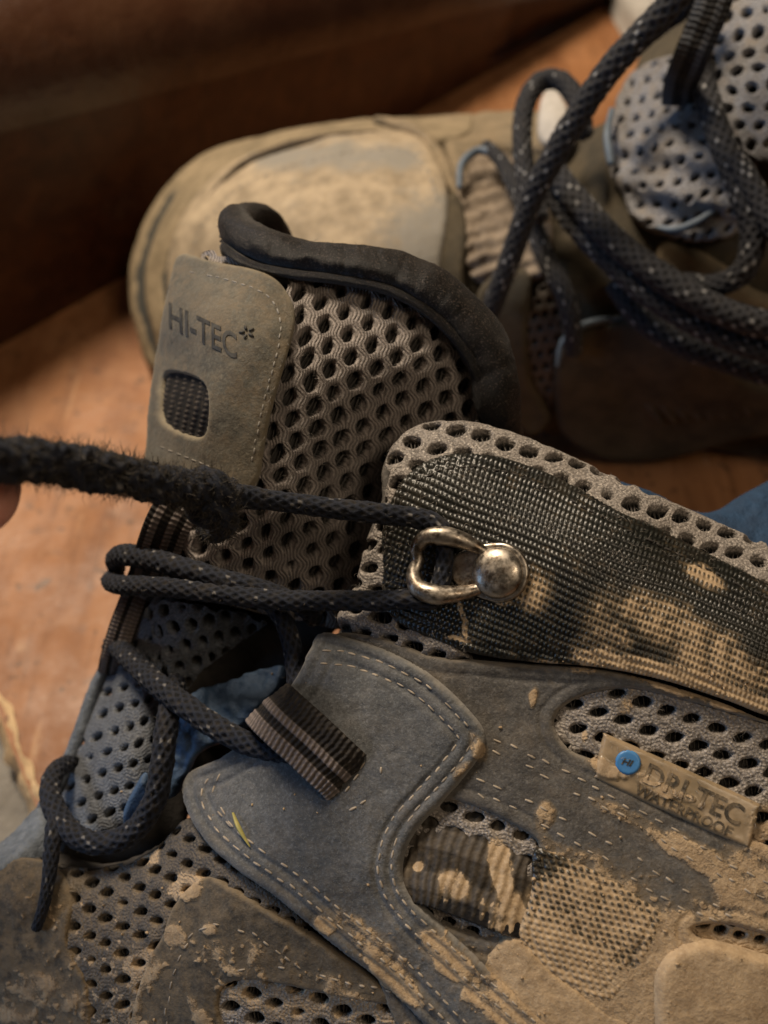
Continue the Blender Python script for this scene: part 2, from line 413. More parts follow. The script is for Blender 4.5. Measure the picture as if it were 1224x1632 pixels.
# ---------------------------------------------------------------- mud: where dried mud lies on the front boot
MUD = [  # cx cy rx ry angle strength
    (1010, 1640, 260, 110, 25, .95), (1170, 1600, 200, 160, 20, .95), (900, 1530, 150, 60, 35, .80), (860, 1470, 40, 100, 10, .62),
    (960, 1450, 130, 90, 30, .56), (1180, 1410, 55, 75, -20, .66), (1120, 1370, 120, 24, 28, .66), (1090, 1480, 110, 40, 25, .60),
    (1080, 1082, 160, 24, 16, .86), (960, 1050, 60, 22, 10, .62), (1165, 1112, 70, 22, 12, .86), (960, 1015, 70, 36, 60, .47), (1070, 1000, 120, 36, 25, .44), (1150, 1060, 110, 30, 22, .5),
    (850, 940, 30, 36, 30, .54), (1110, 930, 40, 14, 30, .6), (800, 955, 26, 9, 5, .62), (742, 990, 5, 38, -8, .60), (735, 1018, 22, 5, 5, .6), (905, 1060, 60, 8, 8, .62),
    (640, 1560, 62, 22, 38, .72), (720, 1520, 70, 26, 45, .70), (780, 1580, 60, 30, 40, .66), (525, 1466, 18, 14, 20, .7), (300, 1410, 34, 26, -20, .74), (238, 1365, 26, 22, 30, .68),
    (342, 1475, 16, 12, 0, .72), (235, 1545, 34, 50, 30, .62), (285, 1490, 26, 22, 60, .62), (330, 1620, 60, 14, 60, .56), (60, 1570, 50, 40, 0, .58),
    (850, 1112, 7, 17, 10, .74), (930, 1170, 6, 16, 0, .6), (868, 1300, 18, 30, 10, .62), (900, 1355, 60, 14, 25, .57), (1000, 1300, 90, 12, 25, .52),
    (400, 1590, 70, 24, 20, .55), (480, 1600, 130, 40, 12, .52), (760, 1190, 14, 26, -20, .55), (740, 1225, 10, 22, 35, .52), (960, 1220, 30, 18, 30, .64), (1040, 1250, 110, 12, 25, .6),
    (600, 1500, 120, 30, 40, .48), (798, 1385, 20, 60, -8, .80), (722, 1412, 32, 28, 30, .70), (818, 1452, 26, 34, 10, .72), (668, 1380, 10, 9, 0, .7), (120, 1480, 130, 60, 20, .42), (70, 1600, 120, 60, 0, .50), (200, 1620, 60, 60, 0, .48), (420, 1530, 140, 40, 15, .44), (560, 1600, 160, 40, 30, .46), (1000, 1120, 16, 30, 20, .55), (1215, 1330, 40, 60, 0, .6)]
def mudraw(x, y):
    x = np.asarray(x, float); y = np.asarray(y, float); m = np.zeros(x.shape)
    wx = x+10*(fbm(x/30, y/30, 2, 21)-.5); wy = y+10*(fbm(x/30, y/30, 2, 31)-.5)
    for cx, cy, rx, ry, an, s in MUD:
        c, d = math.cos(math.radians(an)), math.sin(math.radians(an))
        u = ((wx-cx)*c+(wy-cy)*d)/rx; v = (-(wx-cx)*d+(wy-cy)*c)/ry
        m = np.maximum(m, s*(1-sstep(.55, 1.35, np.sqrt(u*u+v*v))))
    q = fbm(x/7, y/7, 2, 151); sp = sstep(.70, .80, q)*(.15+.45*sstep(1250, 1600, y)+.15*sstep(.2, .5, m))
    return m+.34*(fbm(x/55, y/55, 3, 41)-.5)+.42*(fbm(x/17, y/17, 3, 51)-.5)+.7*sp
def dustraw(x, y):
    x = np.asarray(x, float); y = np.asarray(y, float)
    d = .22*sstep(1000, 1632, y)+.55*sstep(420, 120, x)*sstep(1330, 1500, y)+.30*sstep(900, 1200, x)*sstep(1250, 1550, y)
    d = d+.35*sstep(250, 420, y)*0
    return np.clip(d+.5*(fbm(x/90, y/90, 4, 61)-.5), 0, 1)
MA = {'mud': lambda x, y, s: mudraw(x, y), 'dust': lambda x, y, s: dustraw(x, y)}
NOMUD = {'mud': lambda x, y, s: 0*x, 'dust': lambda x, y, s: 0*x+.08+.15*(fbm(x/60, y/60, 3, 71)-.5)}

# ---------------------------------------------------------------- materials
class NT:
    def __init__(s, name):
        s.m = bpy.data.materials.new(name); s.m.use_nodes = True; s.t = s.m.node_tree; s.n = s.t.nodes; s.l = s.t.links
        s.b = s.n['Principled BSDF']; s.out = s.n['Material Output']
        s.co = s.n.new('ShaderNodeTexCoord')
    def node(s, typ, **kw):
        o = s.n.new(typ)
        for k, v in kw.items(): setattr(o, k, v)
        return o
    def set(s, sock, v):
        if hasattr(v, 'is_linked') or hasattr(v, 'links'): s.l.new(v, sock)
        elif isinstance(v, (tuple, list)): sock.default_value = tuple(v)+((1,) if len(v) == 3 and len(sock.default_value) == 4 else ())
        else: sock.default_value = v
    def noise(s, scale, detail=3, rough=.55, vec=None, dist=0.0, col=False):
        o = s.node('ShaderNodeTexNoise'); s.set(o.inputs['Vector'], vec or s.co.outputs['Object']); o.inputs['Scale'].default_value = scale
        o.inputs['Detail'].default_value = detail; o.inputs['Roughness'].default_value = rough; o.inputs['Distortion'].default_value = dist
        return o.outputs['Color' if col else 'Fac']
    def math(s, op, a, b=0.0, c=0.0, clamp=False):
        o = s.node('ShaderNodeMath', operation=op, use_clamp=clamp)
        for i, v in enumerate((a, b, c)): s.set(o.inputs[i], v)
        return o.outputs[0]
    def ramp(s, v, a, b, lo=0.0, hi=1.0):
        o = s.node('ShaderNodeMapRange', interpolation_type='SMOOTHSTEP'); s.set(o.inputs[0], v)
        for i, k in zip((1, 2, 3, 4), (a, b, lo, hi)): o.inputs[i].default_value = k
        return o.outputs[0]
    def mix(s, f, a, b):
        o = s.node('ShaderNodeMix', data_type='RGBA'); s.set(o.inputs[0], f); s.set(o.inputs[6], a); s.set(o.inputs[7], b); return o.outputs[2]
    def attr(s, name):
        o = s.node('ShaderNodeAttribute', attribute_name=name); return o.outputs['Fac']
    def vmul(s, v, k):
        o = s.node('ShaderNodeMapping'); s.l.new(v, o.inputs['Vector']); o.inputs['Scale'].default_value = k; return o.outputs[0]
    def bump(s, hgt, dist, st=1.0, prev=None):
        o = s.node('ShaderNodeBump'); s.set(o.inputs['Height'], hgt); o.inputs['Distance'].default_value = dist; o.inputs['Strength'].default_value = st
        if prev is not None: s.l.new(prev, o.inputs['Normal'])
        return o.outputs[0]
    def done(s, col, rough, nrm=None, **kw):
        s.set(s.b.inputs['Base Color'], col); s.set(s.b.inputs['Roughness'], rough)
        if nrm is not None: s.l.new(nrm, s.b.inputs['Normal'])
        for k, v in kw.items(): s.set(s.b.inputs[k.replace('_', ' ')], v)
        return s.m
MUDC1, MUDC2 = (.27, .19, .112), (.41, .30, .185)
def dirty(nt, col, fine=900, th=.52, wid=.05, amt=.30, dustc=(.17, .125, .075), dustk=1.0):
    nz = nt.noise(fine, 4, .65)
    mm = nt.math('ADD', nt.attr('mud'), nt.math('MULTIPLY', nt.math('SUBTRACT', nz, .5), amt*1.2))
    mm = nt.math('ADD', mm, nt.math('MULTIPLY', nt.math('SUBTRACT', nt.noise(2400, 3, .7), .5), amt*1.0))
    fac = nt.math('MULTIPLY', nt.ramp(mm, th-wid, th+wid*1.8), nt.ramp(nt.noise(190, 5, .75), .2, .5, .62, 1.0))
    dn = nt.math('MULTIPLY', nt.attr('dust'), nt.math('MULTIPLY', nt.ramp(nt.noise(420, 5, .7), .32, .68), dustk*1.3), clamp=True)
    halo = nt.math('MULTIPLY', nt.ramp(mm, th-.38, th), .55)
    col = nt.mix(nt.math('MAXIMUM', dn, halo), col, dustc)
    mc = nt.mix(nt.ramp(nt.noise(300, 6, .8), .34, .66), MUDC1, MUDC2)
    mc = nt.mix(nt.math('MULTIPLY', nt.ramp(nt.noise(90, 5, .75, dist=1.0), .55, .7), .5), mc, (.16, .11, .065))
    mc = nt.mix(nt.math('MULTIPLY', nt.ramp(nt.noise(1700, 3, .7), .52, .68), .35), mc, (.52, .41, .28))
    return nt.mix(fac, col, mc), fac
def leather(name, c1, c2, rough=.62, *a, **k):
    return leather_(name, c1, c2, rough, *a, **k)
def leather_(name, c1, c2, rough=.62, grain=1500, bd=.00010, lo=180, mud=True, th=.52, sheen=.2, dustk=1.0, spec=.4):
    nt = NT(name); col = nt.mix(nt.ramp(nt.noise(lo, 5, .65), .3, .7), c1, c2)
    col = nt.mix(nt.math('MULTIPLY', nt.ramp(nt.noise(900, 5, .8), .42, .60), .45), col, tuple(q*.55 for q in c1))
    col = nt.mix(nt.math('MULTIPLY', nt.ramp(nt.noise(2000, 3, .7), .48, .70), .36), col, tuple(min(1, q*1.9+.02) for q in c2))
    ew = nt.math('MULTIPLY', nt.ramp(nt.math('ADD', nt.attr('edge'), nt.math('MULTIPLY', nt.math('SUBTRACT', nt.noise(500, 4, .7), .5), 16.0)), 9.0, 0.0), .75)
    col = nt.mix(ew, col, (c2[0]*1.9+.03, c2[1]*1.75+.024, c2[2]*1.5+.018))
    sc = nt.math('MULTIPLY', nt.ramp(nt.noise(90, 6, .75, dist=1.5), .56, .70), .5); col = nt.mix(sc, col, tuple(q*.5 for q in c1))
    g = nt.noise(grain, 5, .72); b = nt.bump(g, bd, .9); b = nt.bump(nt.noise(320, 4, .6), bd*2.2, .55, b)
    r = rough
    if mud:
        col, fac = dirty(nt, col, th=th, dustk=dustk); r = nt.math('ADD', nt.math('MULTIPLY', fac, .95-rough), rough)
        b = nt.bump(nt.math('MULTIPLY', fac, nt.math('ADD', .6, nt.noise(1200, 4, .7))), .00022, .8, b)
    return nt.done(col, r, b, Sheen_Weight=sheen*.4, Sheen_Roughness=.5, Specular_IOR_Level=spec*.8)
def knitmat(name, c1, c2, mud=True, glint=.35, rough=.6, th=.56, dustk=1.0, threads=5.0, lines=.5, grain=1.0):
    nt = NT(name); nz = nt.noise(1500, 4, .7)
    wob = nt.math('ADD', nt.math('MULTIPLY', nt.attr('thr'), threads), nt.math('MULTIPLY', nz, .55))
    ln = nt.math('SINE', nt.math('MULTIPLY', wob, 6.283))
    vo = nt.node('ShaderNodeTexVoronoi', feature='F1'); nt.l.new(nt.vmul(nt.co.outputs['Object'], (1, 1, 1)), vo.inputs['Vector']); vo.inputs['Scale'].default_value = 2100.0
    gr = nt.math('SUBTRACT', 1.0, vo.outputs['Distance'])
    hgt = nt.math('ADD', nt.math('MULTIPLY', ln, lines), nt.math('MULTIPLY', gr, .8*grain))
    col = nt.mix(nt.math('MULTIPLY', nt.ramp(nt.math('ADD', ln, nt.math('MULTIPLY', nt.math('SUBTRACT', nt.noise(1100, 4, .75), .5), 3.0)), -.9, .5), 1.0) if lines > .3 else nt.ramp(gr, .2, .75), tuple(q*.38 for q in c1), c1)
    col = nt.mix(nt.ramp(nt.noise(350, 4, .6), .4, .8), col, c2)
    col = nt.mix(nt.math('MULTIPLY', nt.ramp(nt.noise(140, 3, .6), .45, .75), .5), col, tuple(q*.5 for q in c2))
    sp = nt.ramp(nt.noise(2600, 2, .5), .56, .70); col = nt.mix(nt.math('MULTIPLY', sp, glint), col, (.62, .56, .49))
    b = nt.bump(hgt, .00022, .9); b = nt.bump(nt.noise(2600, 3, .6), .00020, .9, b)
    if mud: col, _ = dirty(nt, col, th=th, dustk=dustk)
    col = nt.mix(nt.ramp(nt.math('ADD', nt.attr('ring'), nt.math('MULTIPLY', nt.math('SUBTRACT', nz, .5), .12)), -.04, .07), (.018, .016, .013), col)     # eyelet walls painted dark, standing for the shade inside them
    return nt.done(col, rough, b, Sheen_Weight=.06, Sheen_Roughness=.45, Specular_IOR_Level=.45)
def plain(name, c, rough=.6, bs=0, bd=.0001, metal=0.0, c2=None, lo=300, **kw):
    nt = NT(name); col = c if c2 is None else nt.mix(nt.ramp(nt.noise(lo, 4, .6), .3, .7), c, c2)
    b = nt.bump(nt.noise(bs, 4, .65), bd, .8) if bs else None
    return nt.done(col, rough, b, Metallic=metal, **kw)
def lacemat(name, c1, c2, fleckc=(.20, .19, .18), dustc=(.10, .08, .05), dk=.35):
    nt = NT(name); br = nt.attr('braid')
    col = nt.mix(nt.ramp(nt.math('ADD', br, nt.math('MULTIPLY', nt.math('SUBTRACT', nt.noise(1500, 4, .7), .5), 2.0)), -.6, 1.2), c1, c2)
    col = nt.mix(nt.math('MULTIPLY', nt.ramp(nt.noise(500, 4, .7), .45, .75), dk), col, dustc)
    col = nt.mix(nt.math('MULTIPLY', nt.attr('fleck'), .75), col, fleckc)
    b = nt.bump(nt.noise(2600, 4, .7), .00018, .9)
    return nt.done(col, .8, b, Sheen_Weight=.04, Sheen_Roughness=.4, Specular_IOR_Level=.25)

M = {}
M['eyestay'] = leather('grey_nubuck', (.056, .060, .064), (.104, .108, .114), .72, 1300, .00024, 150, dustk=.75)
M['suede'] = leather('grey_suede', (.048, .046, .044), (.100, .094, .087), .78, 1200, .00026, 230, dustk=1.0)
M['suede_dirty'] = leather('dirty_brown_suede', (.038, .033, .027), (.078, .066, .050), .82, 1100, .0003, 180, dustk=1.5)
M['patch'] = leather('olive_suede', (.058, .056, .045), (.105, .099, .078), .75, 1300, .0002, 150, dustk=1.3)
M['rubber'] = leather('mud_coated_rubber', (.10, .08, .055), (.2, .15, .09), .7, 900, .00015, 200, th=.34)
M['mesh'] = knitmat('grey_knit', (.27, .24, .215), (.20, .175, .155), glint=.6, threads=5, lines=.12)
M['mesh_tongue'] = knitmat('taupe_knit', (.30, .26, .235), (.24, .205, .185), mud=False, glint=.16, threads=6, lines=.6, grain=.6)
M['mesh_vamp'] = knitmat('dusty_shaded_knit', (.062, .053, .044), (.085, .068, .05), glint=.05, dustk=1.0, threads=5, lines=.1)  # dusty knit, base colour darkened to carry the shade over the toe
M['mesh_blue'] = knitmat('cool_lit_knit', (.12, .135, .16), (.09, .10, .12), mud=False, glint=.12, threads=5, lines=.2)  # lower tongue knit, cool light from the left painted into its colour
M['lining'] = plain('dark_lining', (.016, .014, .012), .85, 900, .0003, c2=(.035, .03, .026))
M['yarn'] = plain('spacer_yarn', (.030, .026, .022), .7, 2500, .0001, c2=(.07, .06, .05), lo=900)
M['hem'] = plain('taupe_hem', (.05, .044, .038), .75, 1800, .0003, c2=(.11, .097, .085), lo=700)
M['nylon'] = None
M['blue'] = plain('cool_lit_gusset', (.035, .07, .135), .6, 900, .0006, c2=(.065, .115, .20), lo=260)  # grey-blue gusset leather with the cool window light put into its colour
M['blue_dark'] = plain('deep_blue_lining', (.006, .026, .065), .8, 800, .0008, c2=(.011, .042, .10), lo=250)
M['mesh_pale'] = plain('slate_fabric', (.07, .085, .105), .75, 900, .0006, c2=(.13, .15, .18), lo=500)
M['thread'] = plain('cream_thread', (.36, .30, .23), .6, 3000, .00006, c2=(.20, .165, .125), lo=700)
M['thread_grey'] = plain('grey_thread', (.24, .22, .19), .6, 3000, .00006, c2=(.17, .155, .13), lo=700)
M['lace'] = lacemat('black_lace', (.0032, .0038, .006), (.013, .0165, .028), dk=.4, dustc=(.05, .038, .022))
M['lace_old'] = lacemat('dusty_lace', (.006, .006, .008), (.030, .031, .036), fleckc=(.36, .36, .36), dk=.3, dustc=(.07, .06, .05))
M['fuzz'] = plain('lace_fibre', (.02, .017, .012), .8, c2=(.06, .048, .035), lo=800)
def mk_nylon():
    nt = NT('ballistic_nylon'); wv = nt.attr('weave')
    col = nt.mix(nt.ramp(wv, .2, .95), (.004, .004, .0034), (.024, .024, .019))
    col = nt.mix(nt.math('MULTIPLY', nt.ramp(nt.noise(60, 4), .35, .7), .4), col, (.011, .012, .009))
    col, fac = dirty(nt, col, fine=700, amt=.22, wid=.06, dustk=.45)
    r = nt.math('ADD', nt.math('MULTIPLY', fac, .5), .36)
    return nt.done(col, r, nt.bump(nt.noise(2500, 3), .00006, .7), Specular_IOR_Level=.45)
M['nylon'] = mk_nylon()
def mk_metal():
    nt = NT('worn_nickel'); sc = nt.noise(900, 5, .7); r = nt.ramp(sc, .3, .7, .26, .58)
    col = nt.mix(nt.ramp(nt.noise(420, 5, .75), .42, .68), (.40, .355, .30), (.13, .095, .065))
    return nt.done(col, r, nt.bump(nt.noise(700, 4, .6), .00004, .5), Metallic=1.0)
M['metal'] = mk_metal()
def mk_binding():
    nt = NT('black_binding'); wv = nt.node('ShaderNodeTexWave', wave_type='BANDS', bands_direction='DIAGONAL')
    nt.l.new(nt.vmul(nt.co.outputs['UV'], (1.0, 7.0, 1)), wv.inputs['Vector']); wv.inputs['Scale'].default_value = 9.0; wv.inputs['Distortion'].default_value = 1.5
    col = nt.mix(nt.ramp(nt.noise(260, 4, .6), .35, .7), (.006, .0048, .004), (.013, .010, .008))
    sp = nt.math('MULTIPLY', nt.ramp(nt.noise(3200, 2, .5), .56, .68), .5); col = nt.mix(sp, col, (.13, .098, .08))
    b = nt.bump(wv.outputs['Fac'], .00012, .7); b = nt.bump(nt.noise(2200, 3, .6), .00010, .8, b)
    return nt.done(col, .55, b, Sheen_Weight=.08, Sheen_Roughness=.35, Specular_IOR_Level=.3)
M['binding'] = mk_binding()
def mk_web(name, dark, light, mud=False):
    nt = NT(name); col = nt.mix(nt.attr('stripe'), dark, light)
    col = nt.mix(nt.ramp(nt.attr('rib'), .25, .85), nt.mix(.5, col, (.006, .005, .005)), col)
    col = nt.mix(nt.math('MULTIPLY', nt.ramp(nt.noise(700, 4), .45, .8), .3), col, (.11, .085, .06))
    if mud: col, _ = dirty(nt, col, th=.52)
    return nt.done(col, .65, nt.bump(nt.noise(2200, 4), .00014, .8), Sheen_Weight=.02, Specular_IOR_Level=.25)
M['web'] = mk_web('ribbed_webbing', (.014, .011, .009), (.20, .165, .15))
M['webdark'] = mk_web('dark_webbing', (.007, .006, .005), (.05, .042, .036))
M['webmud'] = mk_web('muddy_webbing', (.014, .012, .010), (.07, .06, .05), True)
def mk_label():
    nt = NT('clear_label'); col = nt.mix(nt.ramp(nt.noise(220, 4), .3, .7), (.20, .15, .09), (.29, .215, .135))
    col, fac = dirty(nt, col, th=.56); return nt.done(col, nt.math('ADD', nt.math('MULTIPLY', fac, .55), .32), nt.bump(nt.noise(800, 3), .0001, .5))
M['label'] = mk_label()
def mk_ink():
    nt = NT('worn_ink'); col = nt.mix(nt.ramp(nt.noise(420, 5, .7), .40, .66), (.018, .015, .010), (.17, .125, .075)); col, f_ = dirty(nt, col, th=.54, amt=.4)
    return nt.done(col, .65, nt.bump(nt.noise(1200, 4), .0001, .8))
M['ink'] = mk_ink()
M['ink_patch'] = plain('debossed_ink', (.014, .013, .011), .7, 1200, .0001, c2=(.05, .047, .04), lo=600)
M['dot'] = plain('blue_print', (.035, .15, .36), .45, c2=(.05, .19, .42), lo=400)
M['straw'] = plain('dry_grass', (.30, .26, .08), .6, 900, .0001, c2=(.2, .19, .05))
M['mudflake'] = plain('dried_mud', MUDC1, .95, 1100, .0004, c2=MUDC2, lo=350)
def mk_backmud(name, c1, c2, cg, lo=70, gth=(.5, .66)):
    nt = NT(name); col = nt.mix(nt.ramp(nt.noise(lo, 5, .65), .3, .7), c1, c2)
    col = nt.mix(nt.ramp(nt.math('ADD', nt.attr('bare'), nt.math('MULTIPLY', nt.math('SUBTRACT', nt.noise(130, 5, .7), .5), .9)), *gth), col, cg)
    b = nt.bump(nt.noise(700, 5, .7), .0004, .7); return nt.done(col, .85, b, Specular_IOR_Level=.3)
M['toe'] = mk_backmud('muddy_toe_leather', (.22, .175, .118), (.42, .335, .23), (.23, .213, .183), 110, (.34, .74))
M['seam'] = plain('dark_seam', (.05, .035, .022), .85, c2=(.09, .065, .04))
M['backsuede'] = mk_backmud('dusty_back_suede', (.040, .034, .024), (.085, .068, .043), (.028, .028, .027), 90)
M['backrose'] = mk_backmud('dusty_rose_fabric', (.14, .11, .082), (.27, .215, .16), (.06, .053, .045), 160, (.5, .66))
M['backtan'] = mk_backmud('dusty_tan_suede', (.15, .12, .078), (.26, .20, .128), (.10, .095, .085), 90)
M['backrubber'] = mk_backmud('muddy_rand', (.17, .135, .085), (.28, .22, .14), (.050, .050, .045), 120, gth=(.5, .68))
M['sole'] = plain('dark_sole', (.05, .042, .03), .8, 500, .0003, c2=(.10, .08, .055))
M['mesh_back'] = knitmat('lilac_grey_knit', (.25, .255, .28), (.20, .17, .14), mud=False, glint=.1, threads=4, lines=.3)
M['mesh_dust'] = knitmat('dusty_rose_knit', (.20, .15, .115), (.15, .115, .08), mud=False, glint=.05, threads=3, lines=.4)
M['pale'] = plain('pale_lit_patch', (.38, .36, .33), .7, c2=(.46, .43, .40))
M['lace_tape'] = mk_web('slate_tape', (.012, .013, .016), (.08, .09, .11))
M['piping'] = plain('pale_blue_piping', (.10, .135, .18), .6, c2=(.07, .095, .125))

# ================================================================ the setting
def mk_floor():
    nt = NT('varnished_board'); o = nt.co.outputs['Object']
    mp = nt.node('ShaderNodeMapping'); nt.l.new(o, mp.inputs[0]); mp.inputs['Rotation'].default_value = (0, 0, math.radians(-52)); mp.inputs['Scale'].default_value = (5, 1.4, 1)
    g = nt.noise(9, 6, .6, mp.outputs[0], .6)
    col = nt.mix(nt.ramp(g, .25, .8), (.20, .080, .030), (.40, .185, .078))
    col = nt.mix(nt.ramp(nt.noise(26, 5, .65), .42, .72), col, (.34, .165, .075))
    col = nt.mix(nt.math('MULTIPLY', nt.ramp(nt.noise(75, 5, .7), .54, .72), .6), col, (.12, .05, .022))
    col = nt.mix(nt.math('MULTIPLY', nt.ramp(nt.noise(120, 5, .75), .58, .66), .75), col, (.06, .035, .022))
    col = nt.mix(nt.math('MULTIPLY', nt.ramp(nt.noise(22, 6, .8, dist=2.0), .56, .62), .35), col, (.14, .055, .02))
    col = nt.mix(nt.math('MULTIPLY', nt.ramp(nt.noise(110, 4, .6, nt.vmul(o, (1.7, .6, 1))), .62, .75), .5), col, (.50, .33, .2))
    mg = nt.node('ShaderNodeMapping'); nt.l.new(o, mg.inputs[0]); mg.inputs['Rotation'].default_value = (0, 0, math.radians(-52)); mg.inputs['Scale'].default_value = (40, 2.2, 1)
    col = nt.mix(nt.math('MULTIPLY', nt.ramp(nt.noise(8, 5, .75, mg.outputs[0], .4), .52, .68), .5), col, (.10, .04, .016))
    ms_ = nt.node('ShaderNodeMapping'); nt.l.new(o, ms_.inputs[0]); ms_.inputs['Rotation'].default_value = (0, 0, math.radians(20)); ms_.inputs['Scale'].default_value = (60, 3, 1)
    col = nt.mix(nt.math('MULTIPLY', nt.ramp(nt.noise(6, 3, .6, ms_.outputs[0]), .66, .72), .4), col, (.5, .3, .16))
    r = nt.ramp(nt.noise(45, 5, .7), .3, .7, .42, .66)
    return nt.done(col, r, nt.bump(nt.noise(130, 6, .65), .0009, .5), Specular_IOR_Level=.35)
def mk_dark():
    nt = NT('dark_stained_wood'); o = nt.co.outputs['Object']
    mp = nt.node('ShaderNodeMapping'); nt.l.new(o, mp.inputs[0]); mp.inputs['Rotation'].default_value = (0, 0, math.radians(-36)); mp.inputs['Scale'].default_value = (1.2, 12, 14)
    g = nt.noise(7, 6, .65, mp.outputs[0], .8)
    col = nt.mix(nt.ramp(g, .3, .7), (.030, .0085, .003), (.062, .020, .0065))
    col = nt.mix(nt.math('MULTIPLY', nt.ramp(nt.noise(60, 4, .7), .55, .75), .5), col, (.09, .045, .022))
    return nt.done(col, nt.ramp(nt.noise(60, 4), .3, .7, .34, .5), nt.bump(nt.noise(160, 5, .65), .0006, .4), Specular_IOR_Level=.4)
M['rim'] = plain('worn_rim', (.034, .011, .004), .28, 160, .0009, c2=(.056, .024, .011), lo=35, Specular_IOR_Level=.6)
M['floor'] = mk_floor(); M['dark'] = mk_dark()
M['rawwood'] = plain('raw_broken_wood', (.50, .34, .18), .8, 220, .0015, c2=(.62, .45, .26), lo=90)
M['ground'] = plain('grey_ground', (.15, .14, .125), .9, 120, .003, c2=(.24, .225, .20), lo=40)

# ground far below, board laid on it ending in a broken edge at the left
g = mesh('ground', [(-3, -3, -.016), (3, -3, -.016), (3, 3, -.016), (-3, 3, -.016)], np.array([[0, 1, 2, 3]]), M['ground'], smooth=False)
tag(g, 'grey ground showing beyond the broken board edge', 'ground', kind='structure')
e0 = floorpt(0, 1135)[:2]; e1 = floorpt(66, 1300)[:2]; ed = (e1-e0)/np.linalg.norm(e1-e0); en = np.array([-ed[1], ed[0]])
if np.dot(en, np.array([0, .3])-e0) < 0: en = -en                       # points onto the board
k = 90; ss = np.linspace(-.9, .9, k)
edge = [e0+ed*s+en*(.004*(fbm(np.array([s/.02]), np.array([0.]), 4, 5)[0]-.5)) for s in ss]
far = [e0+ed*s+en*2.2 for s in (.9, -.9)]
loop = [np.r_[q, 0.0] for q in edge]+[np.r_[q, 0.0] for q in far]
n = len(loop); V = loop+[q-np.array([0, 0, .0155]) for q in loop]
Fs = [list(range(n))]+[[i, n+i, n+(i+1) % n, (i+1) % n] for i in range(n)]
fl = mesh('floor', V, Fs, M['floor'], smooth=False); tag(fl, 'worn orange-brown wooden board under both boots', 'floor', kind='structure')
# pale splintered strip where the board broke
V = []; T = []; m = 5
for i, s in enumerate(np.linspace(-.10, .10, 140)):
    wd = .0065+.004*(fbm(np.array([s/.012]), np.array([3.]), 4, 8)[0]-.5)
    for j in range(m):
        u = j/(m-1); q = e0+ed*s+en*(-.004+ wd*u+.002*(vnoise(np.array([s/.004]), np.array([float(j)]), 3)[0]-.5))
        V.append((q[0], q[1], -.012*(1-u)**1.5+.0012*math.sin(math.pi*u)+.0006+.0016*(vnoise(np.array([s/.003]), np.array([j*1.7]), 4)[0]-.5)))
for i in range(139):
    for j in range(m-1): a = i*m+j; T.append((a, a+1, a+m+1, a+m))
o = mesh('broken_edge', V, np.array(T), M['rawwood'], fl)

# dark wooden step behind
b0 = floorpt(0, 552); b1 = floorpt(985, 0); bd = (b1-b0)/np.linalg.norm(b1-b0); bn = np.array([-bd[1], bd[0], 0.0])
if bn[1] < 0: bn = -bn
def onface(px, py):
    d = P(px, py, 1.0)-CAM; t = np.dot(b0-CAM, bn)/np.dot(d, bn); return CAM+d*t
h0 = onface(0, 20)[2]; h1 = onface(560, -75)[2]; s0 = np.dot(onface(0, 20)-b0, bd); s1 = np.dot(onface(560, -75)-b0, bd)
print('step rim heights', h0, h1, s0, s1)
step = empty('wooden_step', tuple(b0)); tag(step, 'dark brown stained wooden step behind the boots with rounded worn rim', 'step')
def stepmesh(name, prof, sa, sb, m, nn=60):
    V = []; T = []
    for s in np.linspace(sa, sb, nn):
        for (d, z) in prof:
            rim = h0+(h1-h0)*(s-s0)/(s1-s0)
            zz = z if z < 0.02 else rim+(z-1.0)
            q = b0+bd*s+bn*d; V.append((q[0], q[1], zz+.0012*(vnoise(np.array([s/.03]), np.array([d*90]), 6)[0]-.5)))
    k = len(prof)
    for i in range(nn-1):
        for j in range(k-1): a = i*k+j; T.append((a, a+k, a+k+1, a+1))
    return mesh(name, V, np.array(T), m, step)
stepmesh('riser', [(0, -.003), (0, .01), (0, 1.0-.06), (0, 1.0-.034)], -.35, 1.3, M['dark'])
r_ = .034
stepmesh('rounded_rim', [(-.0006, 1.0-.036)]+[(-.0006+r_*(1-math.cos(a)), 1.0-.034+r_*math.sin(a)) for a in np.linspace(0, 1.5, 14)]+[(.12, 1.0+.0005), (.6, 1.0+.0005)], -.35, 1.3, M['rim'])

# ================================================================ front boot, lying on its side
BODY = Surf([(600, 700, 163), (640, 672, 164), (760, 655, 165), (900, 705, 164), (1100, 795, 162), (1224, 845, 160), (1450, 945, 158),
    (740, 900, 151), (900, 850, 149), (1100, 950, 147), (1224, 1000, 146), (600, 900, 158), (540, 1000, 160), (620, 780, 158), (760, 740, 156), (1000, 820, 152),
    (700, 1050, 150), (850, 1080, 148), (1100, 1150, 144), (1224, 1200, 143), (1450, 1200, 146),
    (500, 1050, 158), (420, 1170, 160), (320, 1235, 166), (450, 1300, 153), (650, 1250, 148), (750, 1180, 147),
    (850, 1300, 144), (1000, 1400, 141), (1200, 1500, 138), (700, 1450, 144), (850, 1580, 140), (500, 1550, 148), (400, 1400, 152),
    (300, 1350, 160), (200, 1430, 164), (300, 1550, 155), (150, 1550, 163), (50, 1500, 168), (0, 1390, 172), (-10, 1350, 181), (100, 1390, 170), (0, 1620, 171), (100, 1320, 177),
    (-250, 1500, 190), (-250, 1800, 185), (150, 1850, 162), (500, 1850, 148), (900, 1850, 138), (1450, 1850, 140), (1450, 1450, 140)])
